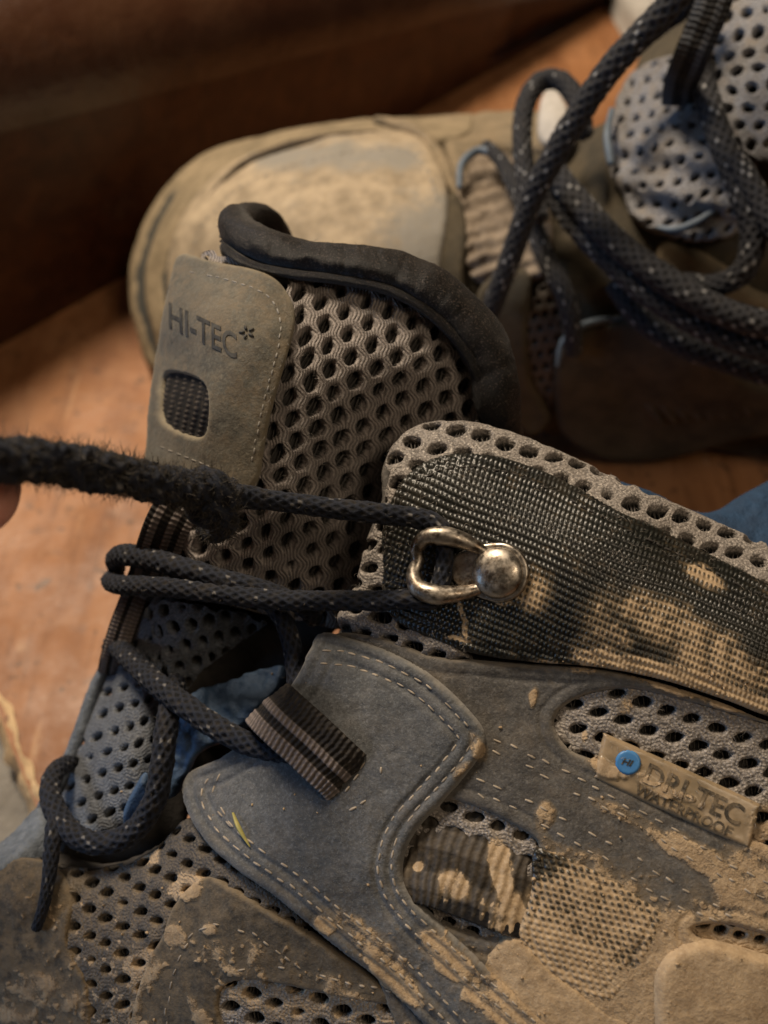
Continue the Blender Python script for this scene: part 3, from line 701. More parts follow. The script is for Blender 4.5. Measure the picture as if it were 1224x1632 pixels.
TONG = Surf([(640, 700, 172), (600, 820, 173), (560, 950, 174), (500, 1010, 178), (820, 660, 176), (800, 560, 173), (700, 470, 171), (560, 425, 170), (450, 410, 170), (380, 390, 174), (330, 395, 182),
    (550, 600, 162), (450, 650, 159), (490, 510, 163), (650, 580, 165), (480, 800, 162), (450, 900, 166), (420, 500, 162), (350, 500, 164), (300, 520, 171), (262, 570, 188), (290, 440, 184),
    (400, 650, 159), (320, 650, 164), (245, 690, 188), (340, 750, 164), (238, 770, 186), (300, 850, 168), (235, 850, 184), (195, 950, 192), (300, 1000, 176), (175, 1030, 196), (400, 1010, 182), (440, 1080, 186),
    (148, 1100, 197), (220, 1100, 180), (300, 1100, 186), (115, 1200, 192), (200, 1200, 174), (280, 1210, 180), (66, 1290, 196), (190, 1300, 172), (120, 1340, 178), (300, 1320, 176), (10, 1350, 202), (200, 1420, 178)])
fb = empty('hiking_boot', (0.0, 0.08, 0.0))
tag(fb, 'grey hiking boot lying on its side in front, with metal lace hook and dried mud', 'boot', 'pair of muddy hiking boots')

# --- base shell (closed down to the board) and lining
body_out = [(600, 760), (612, 705), (650, 672), (700, 655), (765, 655), (840, 678), (920, 710), (1010, 752), (1110, 797), (1224, 845), (1400, 920), (1440, 1100), (1440, 1500), (1430, 1820),
            (900, 1840), (300, 1840), (-230, 1820), (-240, 1520), (-120, 1420), (0, 1352), (60, 1330), (150, 1360), (230, 1330), (300, 1260), (330, 1210), (420, 1150), (480, 1075), (515, 1005), (560, 940), (590, 850)]
def roll(base, r, depth):
    return lambda x, y, sd: base-depth*(1-np.sqrt(np.clip(1-(1-np.clip(sd/r, 0, 1))**2, 0, 1)))
shell = sheet('lining', body_out, BODY, 9, roll(-2.0, 40, 5.0), M['lining'], fb, down=.004, shrink=.10)
tongue_out = [(300, 440), (330, 385), (400, 372), (450, 400), (560, 418), (690, 462), (780, 545), (808, 640), (790, 720), (720, 800), (660, 950), (560, 1010), (480, 1080), (430, 1150), (330, 1260), (300, 1420), (200, 1480), (110, 1450), (20, 1400), (30, 1345), (62, 1290), (105, 1205), (143, 1100), (172, 1015), (192, 940), (232, 840), (238, 760), (246, 690), (262, 580)]
tongue = sheet('tongue', tongue_out, TONG, 7, roll(-2.2, 26, 5.0), M['lining'], fb, skirt=9)
# --- padded ankle collar of open knit
collar_poly = [(604, 790), (606, 730), (632, 688), (680, 664), (750, 663), (830, 684), (920, 722), (1010, 764), (1110, 808), (1224, 858), (1400, 930), (1400, 1060), (1224, 1000), (1000, 930), (800, 860), (700, 900), (740, 1000), (755, 1055), (700, 1062), (620, 1042), (560, 1015), (528, 985), (556, 930), (575, 860)]
col_off = roll(1.6, 30, 6.5)
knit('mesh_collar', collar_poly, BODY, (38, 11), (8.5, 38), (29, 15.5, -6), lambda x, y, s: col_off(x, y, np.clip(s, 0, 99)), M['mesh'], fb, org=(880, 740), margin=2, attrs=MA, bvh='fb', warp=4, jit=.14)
# rolled seam along the collar top, blue lining beyond it
hx = np.array([(575, 862), (590, 822), (602, 786), (605, 735), (632, 690), (680, 667), (750, 665), (830, 686), (920, 723), (1010, 765), (1110, 809), (1224, 859), (1400, 931)], float)
hpts = BODY.at(hx[:, 0], hx[:, 1], np.full(len(hx), -3.6))
V, T, fl_, br_, uv_, _ = tube_geo(np.concatenate([hpts, np.full((len(hx), 1), .0009)], 1), .0005, 16, rough=.12)
mesh('collar_edge', V, T, M['hem'], fb, uv=uv_)
sheet('ankle_lining', [(640, 730), (700, 700), (780, 702), (900, 740), (1010, 782), (1080, 812), (1125, 822), (1170, 798), (1224, 768), (1300, 745), (1400, 745), (1400, 1000), (1224, 930), (1000, 850), (800, 780), (690, 780)],
      Surf([(640, 730, 172), (780, 702, 175), (1010, 782, 176), (1120, 800, 186), (1224, 742, 198), (1400, 730, 200), (1400, 1000, 170), (1224, 930, 170), (1000, 850, 168), (800, 780, 169), (1224, 830, 186), (1320, 850, 186)]), 6, pad(3.5, 34, 0, (), .8, 99, 0, .2, 40), M['blue_dark'], fb, skirt=8)

# --- dark nylon ankle panel
def weave(a1, a2):
    Mi = np.linalg.inv(np.array([a1, a2], float).T)
    def f(x, y):
        xx = x+6*(fbm(x/120, y/120, 2, 81)-.5); yy = y+10*(fbm(x/120, y/120, 2, 91)-.5)
        i = Mi[0, 0]*xx+Mi[0, 1]*yy; j = Mi[1, 0]*xx+Mi[1, 1]*yy
        return ((.5+.5*np.cos(2*np.pi*i))*(.5+.5*np.cos(2*np.pi*j)))**.75
    return f
wv1 = weave((6.9, 2.9), (-2.6, 10.2)); wv2 = weave((11.5, 3), (3.5, 11))
def nyl(wv, t, r, base, amp, seed=3):
    p = pad(t, r, base, (16,), .35, seed, .12, .2, 110)
    return lambda x, y, s: p(x, y, s)+amp*(wv(x, y)-.4)
def nyA(wv, k): return {'mud': lambda x, y, s: mudraw(x, y)-k*(wv(x, y)-.35)*(1-sstep(.66, .8, mudraw(x, y))), 'dust': MA['dust'], 'weave': lambda x, y, s: wv(x, y)}
nylon_poly = [(618, 905), (616, 850), (632, 795), (660, 758), (705, 736), (765, 733), (835, 750), (905, 782), (965, 815), (1050, 856), (1150, 906), (1224, 944), (1390, 1020), (1390, 1200), (1224, 1142), (1150, 1112), (1050, 1080), (950, 1060), (850, 1052), (760, 1042), (690, 1018), (640, 992), (618, 955)]
ny = sheet('nylon_panel', nylon_poly, BODY, 1.9, nyl(wv1, .9, 16, 1.5, .27), M['nylon'], fb, attrs=nyA(wv1, .42), bvh='fb')

# --- side windows of open knit under the suede
win1 = [(884, 1160), (889, 1136), (918, 1113), (960, 1100), (1012, 1097), (1100, 1118), (1224, 1154), (1400, 1205), (1400, 1425), (1224, 1348), (1150, 1312), (1050, 1262), (960, 1217), (908, 1194)]
win2 = [(636, 1340), (660, 1300), (715, 1276), (770, 1290), (845, 1330), (860, 1362), (852, 1420), (832, 1462), (800, 1492), (740, 1482), (640, 1430)]
win3 = [(352, 1585), (372, 1562), (420, 1558), (520, 1578), (620, 1598), (720, 1640), (790, 1720), (700, 1770), (450, 1730), (365, 1640)]
win4 = [(1100, 1478), (1150, 1470), (1224, 1488), (1390, 1530), (1390, 1570), (1224, 1520), (1140, 1505)]
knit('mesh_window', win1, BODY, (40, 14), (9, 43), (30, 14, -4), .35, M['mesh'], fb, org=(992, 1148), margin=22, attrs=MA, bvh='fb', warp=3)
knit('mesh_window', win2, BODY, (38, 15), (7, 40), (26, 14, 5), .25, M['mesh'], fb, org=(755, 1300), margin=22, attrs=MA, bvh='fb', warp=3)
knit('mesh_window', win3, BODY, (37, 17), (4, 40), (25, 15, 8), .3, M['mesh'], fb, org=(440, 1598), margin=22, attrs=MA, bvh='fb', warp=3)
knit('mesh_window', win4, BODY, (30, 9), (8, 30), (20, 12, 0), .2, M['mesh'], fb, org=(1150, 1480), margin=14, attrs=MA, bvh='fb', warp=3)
# vamp knit at the toe
vamp_poly = [(-200, 1470), (-60, 1400), (40, 1360), (130, 1380), (230, 1360), (300, 1300), (390, 1370), (490, 1470), (420, 1500), (320, 1480), (260, 1560), (260, 1700), (240, 1830), (-230, 1830)]
vo = roll(.5, 60, 2.0)
knit('mesh_vamp', vamp_poly, BODY, (26, 15), (0, 40), (19, 10.5, -8), lambda x, y, s: vo(x, y, np.clip(s, 0, 99)), M['mesh_vamp'], fb, org=(148, 1528), margin=4, attrs=MA, bvh='fb', warp=4)

# --- suede quarter with cut-out windows
quarter_poly = [(520, 1030), (600, 1015), (690, 1045), (760, 1052), (850, 1060), (950, 1066), (1050, 1088), (1150, 1120), (1224, 1150), (1400, 1215), (1410, 1500), (1400, 1820), (800, 1820), (640, 1640), (560, 1400), (540, 1200)]
quarter = sheet('suede_quarter', quarter_poly, BODY, 4, pad(.9, 11, .55, (24,), .22, 13), M['suede'], fb, holes=[win1, win2, win4], attrs=MA, bvh='fb')
ny2_poly = [(852, 1352), (900, 1362), (960, 1390), (1010, 1420), (1052, 1452), (1040, 1490), (1010, 1545), (960, 1588), (900, 1562), (850, 1522), (828, 1482), (846, 1420)]
sheet('nylon_patch', ny2_poly, BODY, 2.4, nyl(wv2, .5, 14, 1.35, .30, 23), M['nylon'], fb, attrs=nyA(wv2, .55), bvh='fb')
# muddy heel counter and lower rand
heel_poly = [(1038, 1580), (1042, 1540), (1068, 1508), (1120, 1494), (1224, 1520), (1390, 1570), (1390, 1810), (1060, 1810), (1042, 1660)]
sheet('heel_counter', heel_poly, BODY, 5, pad(1.6, 16, 1.4, (), .25, 33, .1), M['rubber'], fb, attrs=MA, bvh='fb')
rand_poly = [(790, 1502), (830, 1490), (880, 1540), (950, 1592), (1030, 1640), (1045, 1700), (1040, 1815), (900, 1815), (840, 1640), (770, 1560)]
sheet('rand', rand_poly, BODY, 5, pad(.7, 12, 1.3, (), .45, 43, .1), M['rubber'], fb, attrs=MA, bvh='fb')
# vamp suede
vamp_s = [(262, 1492), (285, 1440), (330, 1398), (370, 1412), (430, 1450), (500, 1490), (580, 1545), (690, 1630), (800, 1730), (830, 1830), (170, 1830), (205, 1700), (218, 1610), (240, 1535)]
sheet('suede_vamp', vamp_s, BODY, 4, pad(.4, 7, .8, (), .5, 53, .3, .2, 45), M['suede_dirty'], fb, holes=[win3], attrs=MA, bvh='fb')
toe_s = [(-220, 1490), (-120, 1440), (-20, 1392), (50, 1372), (100, 1392), (118, 1440), (112, 1500), (140, 1560), (150, 1640), (140, 1830), (-225, 1830)]
sheet('suede_toe', toe_s, BODY, 4, pad(.4, 8, .75, (), .55, 57, .3, .2, 40), M['suede_dirty'], fb, attrs=MA, bvh='fb')
# eyestay
eye_poly = [(515, 1015), (560, 1020), (620, 1038), (680, 1068), (722, 1103), (756, 1140), (773, 1168), (769, 1196), (746, 1232), (706, 1277), (670, 1316), (650, 1350), (644, 1386), (656, 1418), (690, 1456), (730, 1490), (772, 1530), (832, 1582), (900, 1645), (960, 1730), (900, 1830), (820, 1800), (740, 1690), (660, 1605), (600, 1548), (520, 1486), (450, 1428), (390, 1388), (340, 1346), (310, 1303), (300, 1262), (314, 1230), (360, 1209), (402, 1178), (440, 1130), (478, 1085), (498, 1045)]
eye = sheet('eyestay', eye_poly, BODY, 3.6, pad(1.3, 13, 1.3, (21, 42), .35, 63, .2, .40, 60), M['eyestay'], fb, attrs=MA, bvh='fb')

# --- stitching on the panels
def shift(line, d):
    q = np.array(line, float); t = np.gradient(q, axis=0); t /= np.linalg.norm(t, axis=1, keepdims=True); return q+np.stack([-t[:, 1], t[:, 0]], 1)*d
er = [(515, 1015), (560, 1020), (620, 1038), (680, 1068), (722, 1103), (756, 1140), (773, 1168), (769, 1196), (746, 1232), (706, 1277), (670, 1316), (650, 1350), (644, 1386), (656, 1418), (690, 1456), (730, 1490), (772, 1530), (832, 1582), (900, 1645)]
el = [(800, 1760), (740, 1690), (660, 1605), (600, 1548), (520, 1486), (450, 1428), (390, 1388), (340, 1346), (310, 1303), (300, 1262), (314, 1230)]
stitch('fb', [shift(er, 21), shift(er, 42), shift(el, 20), shift(el[:9], 42), [(352, 1230), (338, 1262), (345, 1290), (370, 1318)], [(555, 1292), (590, 1268), (608, 1232), (604, 1206), (586, 1198)], [(548, 1262), (566, 1240), (582, 1214)]], M['thread'], eye, L=12, gap=9, w=.20, seed=1)
q1 = [(790, 1175), (850, 1205), (950, 1255), (1050, 1310), (1150, 1370), (1300, 1450)]
stitch('fb', [q1, shift(q1, 22), shift(q1, 70), [(762, 1262), (850, 1305), (930, 1350), (1010, 1400), (1100, 1450), (1224, 1500)]], M['thread'], quarter, L=13, gap=15, w=.19, seed=2, jit=2.2, miss=.2)
stitch('fb', [[(480, 1545), (420, 1502), (370, 1478), (330, 1478), (300, 1500), (275, 1560), (262, 1640)], [(380, 1545), (440, 1540), (540, 1562), (640, 1585)]], M['thread'], bpy.data.objects['suede_vamp'], L=11, gap=10, w=.19, seed=3, jit=1.6, miss=.2)
stitch('fb', [[(660, 770), (708, 748), (765, 745), (835, 762), (900, 792), (965, 827), (1050, 868), (1150, 918), (1300, 990)]], M['lining'], ny, L=11, gap=6, w=.22, seed=4)

# --- woven strap seen in the lower window
def ribbon(name, rows, width, mat, parent, ribs=2.2, amp=.22, stripes=(), n=220, m=46, thick=.7, attrs=None, nfun=None, grid=0.0, side=None):
    """flat woven tape; rows px,py,Z along its middle, width mm, ridges every ribs mm along it"""
    q = resample(np.concatenate([pxpath([tuple(r)+(1.0,) for r in rows])], 0), .00003); q = q[np.linspace(0, len(q)-1, n).astype(int)]
    c = q[:, :3]; t = np.gradient(c, axis=0); t /= np.linalg.norm(t, axis=1, keepdims=True)
    s = np.concatenate([[0], np.cumsum(np.linalg.norm(np.diff(c, axis=0), axis=1))])*1000
    nn = nfun(c) if nfun else (CAM-c); nn = nn-t*(nn*t).sum(1, keepdims=True); nn /= np.linalg.norm(nn, axis=1, keepdims=True)
    b = np.cross(nn, t)
    if side is not None:
        b = side[None]-t*(t@side)[:, None]; b /= np.linalg.norm(b, axis=1, keepdims=True); nn = np.cross(t, b)
        if ((CAM-c)*nn).sum(1).mean() < 0: b = -b; nn = -nn
    w_ = np.linspace(-1, 1, m); S, W_ = np.meshgrid(s, w_, indexing='ij')
    rib = .5+.5*np.cos(2*np.pi*S/ribs+.6*np.sin(W_*9))
    st = np.zeros_like(W_)
    for (a, d) in stripes: st = np.maximum(st, ((W_ > a) & (W_ < d)).astype(float))
    cell = .5+.5*np.cos(np.pi*W_*width/2/.55) if grid == 0 else .5+.5*np.cos(np.pi*W_*width/2/grid)
    hgt = .55*(fbm(S/3.0, W_*1.3, 3, 301)-.5)-.35*W_**2+amp*(rib-.5)*(.6+.8*cell)-.25*np.clip(np.abs(W_)-.9, 0, 1)*10*.5+.14*(st-.5)
    X = c[:, None]+b[:, None]*(W_[..., None]*width*.5e-3)+nn[:, None]*(hgt[..., None]*1e-3)
    back = c[:, None]+b[:, None]*(w_[None, [0, -1], None]*width*.48e-3)-nn[:, None]*thick*1e-3
    idx = np.arange(n*m).reshape(n, m); a = idx[:-1, :-1]
    Q = [np.stack([a, idx[1:, :-1], idx[1:, 1:], idx[:-1, 1:]], -1).reshape(-1, 4)]
    bi = n*m+np.arange(n*2).reshape(n, 2)
    Q.append(np.stack([bi[:-1, 0], bi[1:, 0], idx[1:, 0], idx[:-1, 0]], -1)); Q.append(np.stack([idx[:-1, -1], idx[1:, -1], bi[1:, 1], bi[:-1, 1]], -1)); Q.append(np.stack([bi[:-1, 1], bi[1:, 1], bi[1:, 0], bi[:-1, 0]], -1))
    pad_ = np.zeros(n*2); A = {'rib': np.concatenate([(rib*(.55+.45*cell)).ravel(), pad_+.3]), 'stripe': np.concatenate([st.ravel(), pad_])}
    for k, f in (attrs or {}).items():
        d = X.reshape(-1, 3)-CAM; zz = d@FWD; px = CX+F*(d@RIGHT)/zz; py = CY-F*(d@UP)/zz; A[k] = np.concatenate([f(px, py, 0*px), pad_])
    return mesh(name, np.concatenate([X.reshape(-1, 3), back.reshape(-1, 3)]), np.concatenate(Q), mat, parent, True, A)
ribbon('woven_strap', [(640, 1352, 146.0), (700, 1362, 143.8), (770, 1386, 142.3), (830, 1408, 141.6), (880, 1422, 142.3)], 15.5, M['webmud'], fb, ribs=1.5, amp=.2, stripes=((-.7, -.35), (.1, .5)), attrs=MA, thick=.4)
# lace loop of ribbed webbing on the eyestay
ribbon('webbing_loop', [(436, 1128, 164), (424, 1118, 159), (426, 1121, 154), (444, 1140, 150.2), (490, 1182, 147.6), (530, 1220, 146.6), (553, 1242, 147.4), (561, 1250, 150), (556, 1246, 154)], 9.6, M['web'], fb, ribs=1.0, amp=.30, stripes=((-1, -.45), (-.12, .18)), thick=.9, n=280, side=P(455, 1098, .150)-P(400, 1150, .150))

# --- small rubber label with print
def label_xy(u, v): return 963+u*243-v*18, 1166+u*112+v*74
lp = [label_xy(*q) for q in ((.03, .02), (.5, 0), (.97, .02), (1.0, .1), (1.0, .9), (.97, .98), (.5, 1), (.03, .98), (0, .9), (0, .1))]
lab = sheet('label', lp, BODY, 3, pad(.55, 9, 1.25, (), .3, 73, .25), M['label'], fb, attrs={'mud': lambda x, y, s: mudraw(x, y)-.03, 'dust': MA['dust']}, bvh='fb')
def lettering(name, txt, xy, sx, sy, origin, ux, uy, surf, off, mat, parent, shear=0.2, spacing=1.0, thick=.25, key=None):
    cu = bpy.data.curves.new('t', 'FONT'); cu.body = txt; cu.extrude = .05; cu.shear = shear; cu.space_character = spacing; cu.resolution_u = 3; cu.offset = .012
    to = bpy.data.objects.new('t', cu); C.objects.link(to); dg = bpy.context.evaluated_depsgraph_get(); me = bpy.data.meshes.new_from_object(to.evaluated_get(dg))
    bm = bmesh.new(); bm.from_mesh(me); bmesh.ops.triangulate(bm, faces=bm.faces)
    for _ in range(2): bmesh.ops.subdivide_edges(bm, edges=[e for e in bm.edges if e.calc_length() > .12], cuts=1); bmesh.ops.triangulate(bm, faces=bm.faces)
    bm.to_mesh(me); bm.free()
    v = np.zeros(len(me.vertices)*3); me.vertices.foreach_get('co', v); v = v.reshape(-1, 3); fs = [list(p.vertices) for p in me.polygons]
    C.objects.unlink(to); bpy.data.objects.remove(to); bpy.data.curves.remove(cu); bpy.data.meshes.remove(me)
    wd = v[:, 0].max(); v[:, 0] /= wd; v[:, 1] /= .7
    px = origin[0]+v[:, 0]*ux[0]+v[:, 1]*uy[0]; py = origin[1]+v[:, 0]*ux[1]+v[:, 1]*uy[1]
    p, n_ = surf.frame(px, py)
    V = p+n_*(off+(v[:, 2]/.05)*thick+.03)[:, None]*1e-3
    for i in range(len(px)):
        h_ = hit(key, px[i], py[i])
        if h_ is not None: V[i] = h_[0]+n_[i]*(v[i, 2]/.05*thick+.04)*1e-3
    return mesh(name, V, fs, mat, parent, smooth=False, attrs={'mud': mudraw(px, py)+.06 if surf is BODY else 0*px, 'dust': 0*px+.25})
lettering('lettering', 'DRI-TEC', None, 0, 0, label_xy(.285, .62), np.array(label_xy(.95, .62))-label_xy(.285, .62), np.array([5, -33.0]), BODY, 2.2, M['ink'], lab, .25, thick=.12, key='fb')
lettering('lettering', 'WATERPROOF', None, 0, 0, label_xy(.26, .93), np.array(label_xy(.90, .93))-label_xy(.26, .93), np.array([4, -17.0]), BODY, 2.2, M['ink'], lab, .2, thick=.10, key='fb')
dc = [(998+20*math.cos(a), 1213+20*math.sin(a)) for a in np.linspace(0, 2*math.pi, 16, endpoint=False)]
dot = sheet('blue_dot', dc, BODY, 2.5, pad(.20, 4, 1.86, (), 0, 3, 0), M['dot'], lab, skirt=.3, bvh='fb')
lettering('lettering', 'HI', None, 0, 0, (989, 1217), np.array([19, 5.0]), np.array([2, -10.0]), BODY, 2.4, M['ink'], lab, .3, thick=.05, key='fb')

# --- metal lace hook
hp = hit('fb', 745, 905)[0]; _q, hn = BODY.frame(np.array([745.]), np.array([905.]), 40.0); hn = hn[0]; hu = P(845, 917, .15)-P(645, 893, .15); hu -= hn*np.dot(hu, hn); hu /= np.linalg.norm(hu); hv = np.cross(hn, hu)
SC = np.dot(hp-CAM, FWD)/F*1000*10.0*1.0          # size of ten picture pixels there, mm
def hk(u, v, n_): return hp+(hu*u+hv*v+hn*n_)*1e-3*SC
def lathe(prof, cen, axis, ref, K):
    axis = axis/np.linalg.norm(axis); ref = ref-axis*np.dot(ref, axis); ref /= np.linalg.norm(ref); bb = np.cross(axis, ref)
    V = []; k = len(prof); T = []
    for i in range(K):
        a = 2*math.pi*i/K
        for r, z in prof: V.append(cen+(axis*z+(ref*math.cos(a)+bb*math.sin(a))*r)*1e-3*SC)
    for i in range(K):
        for j in range(k-1):
            a = i*k+j; b = ((i+1) % K)*k+j; T.append((a, b, b+1, a+1))
    return V, T
pv = []; N = 48
for rr, z in ((1, -.9), (1, .25), (.97, .42), (.90, .48), (0.02, .5)):
    for i in range(N):
        a = 2*math.pi*i/N; u, v = math.cos(a)*4.7, math.sin(a)*4.7
        if u < 0: u = u*1.75; v = v*(1-.10*min(1, -u/6))
        pv.append(hk(5.2+u*rr, -.2+v*rr, z+.3))
pf = [(j*N+i, j*N+(i+1) % N, (j+1)*N+(i+1) % N, (j+1)*N+i) for j in range(4) for i in range(N)]
hook = mesh('lace_hook', pv, np.array(pf), M['metal'], fb)
rv, rf = lathe([(.02, 1.8), (1.1, 1.75), (2.2, 1.55), (3.1, 1.2), (3.65, .82), (3.95, .45), (4.05, .2), (3.95, .05), (4.15, 0), (4.15, -.5)], hk(5.1, -.3, .75), hn, hu, 56)
mesh('rivet', rv, np.array(rf), M['metal'], hook)
# open ring of bent metal round the lace, pinched at the left, its two ends running under the rivet plate
C_ = [(3.0, 2.6, .4, .8), (1.0, 3.5, 1.0, 1.1), (-1.0, 4.2, 2.2, 1.35), (-3.8, 4.5, 3.0, 1.55), (-6.6, 4.0, 2.9, 1.45), (-7.9, 2.2, 2.4, 1.2), (-7.7, 0.2, 2.1, 1.0), (-8.0, -1.9, 2.4, 1.2), (-6.8, -4.1, 2.9, 1.5), (-4.0, -4.8, 2.9, 1.6), (-1.2, -4.4, 2.0, 1.35), (1.0, -3.7, .9, 1.1), (3.0, -2.8, .4, .8)]
V, T, a_, b_, uv_, _ = tube_geo(np.array([np.r_[hk(u, v, n_), r*1e-3] for u, v, n_, r in C_]), .00025, 28, lump=.05)
mesh('lace_guide', V, T, M['metal'], hook)
def inv(p):
    d = p-CAM; zz = d@FWD; return (CX+F*(d@RIGHT)/zz, CY-F*(d@UP)/zz, zz*1000)
print('hook depth', SC, inv(hp))

# --- tongue: knit, suede patch, padded binding
tk = [(455, 470), (470, 440), (560, 432), (680, 478), (755, 560), (775, 640), (740, 720), (640, 800), (620, 960), (560, 1000), (470, 985), (380, 965), (270, 930), (250, 860), (300, 800), (400, 760), (420, 650), (450, 560)]
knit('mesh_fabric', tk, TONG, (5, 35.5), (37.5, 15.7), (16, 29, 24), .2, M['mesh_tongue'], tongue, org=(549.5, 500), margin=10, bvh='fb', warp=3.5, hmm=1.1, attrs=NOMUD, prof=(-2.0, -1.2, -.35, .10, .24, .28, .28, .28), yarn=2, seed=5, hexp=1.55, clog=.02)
knit('mesh_fabric', [(322, 408), (350, 400), (420, 418), (430, 440), (340, 430)], TONG, (1, 34), (29, 18), (11, 20, 14), .1, M['mesh_tongue'], tongue, org=(330, 410), margin=6, bvh='fb', warp=3, attrs=NOMUD, yarn=0)
low = [(232, 985), (255, 1010), (262, 1100), (250, 1200), (235, 1290), (190, 1340), (110, 1345), (60, 1310), (85, 1240), (118, 1170), (145, 1090), (170, 1045)]
knit('mesh_fabric', low, TONG, (26, -8), (18, 27), (18, 8.5, -32), -.2, M['mesh_blue'], tongue, org=(170, 1200), margin=8, bvh='fb', warp=3, attrs=NOMUD, yarn=0, prof=(-1.5, -.7, -.15, .12, .22, .24, .24, .24))
knit('mesh_fabric', [(240, 965), (300, 960), (420, 985), (400, 1010), (330, 1060), (290, 1100), (262, 1060)], TONG, (26, -6), (16, 27), (14, 18, -20), .2, M['mesh_blue'], tongue, org=(280, 1000), margin=8, bvh='fb', warp=3, attrs=NOMUD, yarn=0)
patch_poly = [(283, 440), (300, 412), (345, 424), (400, 437), (440, 455), (464, 488), (468, 525), (455, 575), (437, 640), (424, 700), (412, 765), (380, 790), (310, 785), (244, 760), (244, 700), (252, 620), (264, 540)]
slot = [(276, 600), (300, 597), (334, 612), (343, 640), (338, 690), (310, 692), (274, 672), (270, 635)]
patch = sheet('tongue_patch', patch_poly, TONG, 3.2, pad(.55, 8, 1.4, (), .35, 83, 0, .3, 60), M['patch'], tongue, holes=[slot], attrs={'mud': lambda x, y, s: .25+.5*(fbm(x/26, y/26, 3, 401)-.5), 'dust': lambda x, y, s: .2+.7*(fbm(x/45, y/45, 4, 402)-.4)}, bvh='fb', skirt=2)
stitch('fb', [[(300, 432), (345, 441), (395, 456), (428, 472), (446, 502), (446, 540), (434, 590), (418, 650), (408, 700), (398, 750)], [(255, 712), (290, 726), (330, 742), (365, 760)]], M['thread_grey'], patch, L=8, gap=6, w=.16, seed=6, jit=.6)
lettering('lettering', 'HI-TEC', None, 0, 0, (268, 520), np.array([112, 53.0]), np.array([-3, -41.0]), TONG, 2.3, M['ink_patch'], patch, .1, thick=.10, key='fb')
star = []
for i in range(5):
    an = -.6+i*2*math.pi/5; p0 = hit('fb', 394+4*math.cos(an), 530+4*math.sin(an)); p1 = hit('fb', 394+13*math.cos(an), 530+11*math.sin(an))
    if p0 and p1: star.append(tube_geo(np.array([np.r_[p0[0]+p0[1]*.0001, .00022], np.r_[(p0[0]+p1[0])/2+p0[1]*.0001, .0003], np.r_[p1[0]+p1[1]*.0001, .00012]]), .0003, 6)[:5])
V, T, a_, b_, uv_ = join(star); mesh('emblem', V, T, M['ink_patch'], patch)
slot_big = [(262, 595), (300, 585), (345, 602), (356, 640), (350, 704), (308, 706), (262, 684), (258, 635)]
gu = lambda x, y: (.5+.5*np.cos(2*np.pi*(x*.97+y*.22)/13.0)); gv = lambda x, y: (.5+.5*np.cos(2*np.pi*(y*.97-x*.25)/8.0))
sheet('woven_slot', slot_big, TONG, 2.2, lambda x, y, sd: 1.0+.35*gv(x, y)*gu(x, y), M['webdark'], tongue, attrs={'mud': lambda x, y, s: 0*x, 'dust': lambda x, y, s: 0*x, 'rib': lambda x, y, s: gv(x, y), 'stripe': lambda x, y, s: (gu(x, y) > .8)*1.0}, skirt=.5)
ribbon('lace_keeper', [(285, 812, 166), (270, 840, 166.5), (255, 880, 170), (240, 925, 178), (220, 960, 186)], 9.0, M['web'], tongue, ribs=1.0, amp=.22, stripes=((-.75, -.45), (-.1, .2), (.5, .8)), thick=.8)
ribbon('lace_keeper', [(222, 935, 184), (208, 970, 184), (195, 1005, 185), (182, 1050, 188), (176, 1080, 194)], 5.6, M['web'], tongue, ribs=.9, amp=.2, stripes=((-.9, -.4), (-.1, .8)), thick=.8)
# padded black binding along the top of the tongue
BIND = [(815, 710, 180, 2.6), (794, 640, 171, 4.0), (782, 580, 169.5, 4.5), (746, 518, 168.0, 4.6), (690, 464, 167.0, 4.2), (620, 430, 166.5, 3.7), (540, 416, 166.5, 3.3), (470, 406, 167, 3.1), (418, 392, 168.5, 3.3), (386, 374, 172, 3.5), (376, 358, 178, 3.3), (386, 345, 186, 2.7), (410, 342, 193, 2.3), (434, 354, 198, 2.2), (450, 385, 203, 2.4), (465, 420, 208, 2.6)]
V, T, a_, b_, uv_, fr = tube_geo(pxpath(BIND), .0004, 48, rough=.035, lump=.16, seed=2)
binding = mesh('binding', V, T, M['binding'], tongue, uv=uv_)
fuzz('lint', [fr], 1500, .0007, M['fuzz'], binding, seed=12, thick=.00003)
V, T, a_, b_, uv_, fr = tube_geo(pxpath([(790, 668, 172, .9), (768, 610, 168, .95), (740, 555, 166, .95), (690, 503, 165, .95), (620, 463, 164.5, .9), (540, 446, 164.5, .9), (470, 438, 165, .9), (410, 426, 167, .9), (376, 409, 169, .9), (360, 393, 173, .9), (364, 376, 181, .6)]), .0004, 14, rough=.06, seed=4)
mesh('piping', V, T, M['binding'], binding, uv=uv_)
sheet('inner_lining', [(372, 365), (384, 342), (412, 338), (446, 352), (462, 385), (462, 430), (400, 430), (376, 400)], Surf([(372, 365, 180), (384, 342, 190), (446, 352, 202), (462, 430, 196), (376, 400, 178), (415, 380, 200)]), 4, pad(.5, 8, 0, (), .3, 97, 0), M['lining'], tongue, skirt=3)
V, T, a_, b_, uv_, fr = tube_geo(pxpath([(176, 1050, 193, .9), (152, 1095, 193.5, 1.3), (128, 1165, 191.5, 1.4), (106, 1220, 190, 1.4), (82, 1262, 190, 1.4), (58, 1305, 192, 1.2), (20, 1345, 196, 1.0)]), .0005, 14, rough=.08, seed=9)
mesh('hem', V, T, M['mesh_pale'], tongue, uv=uv_)
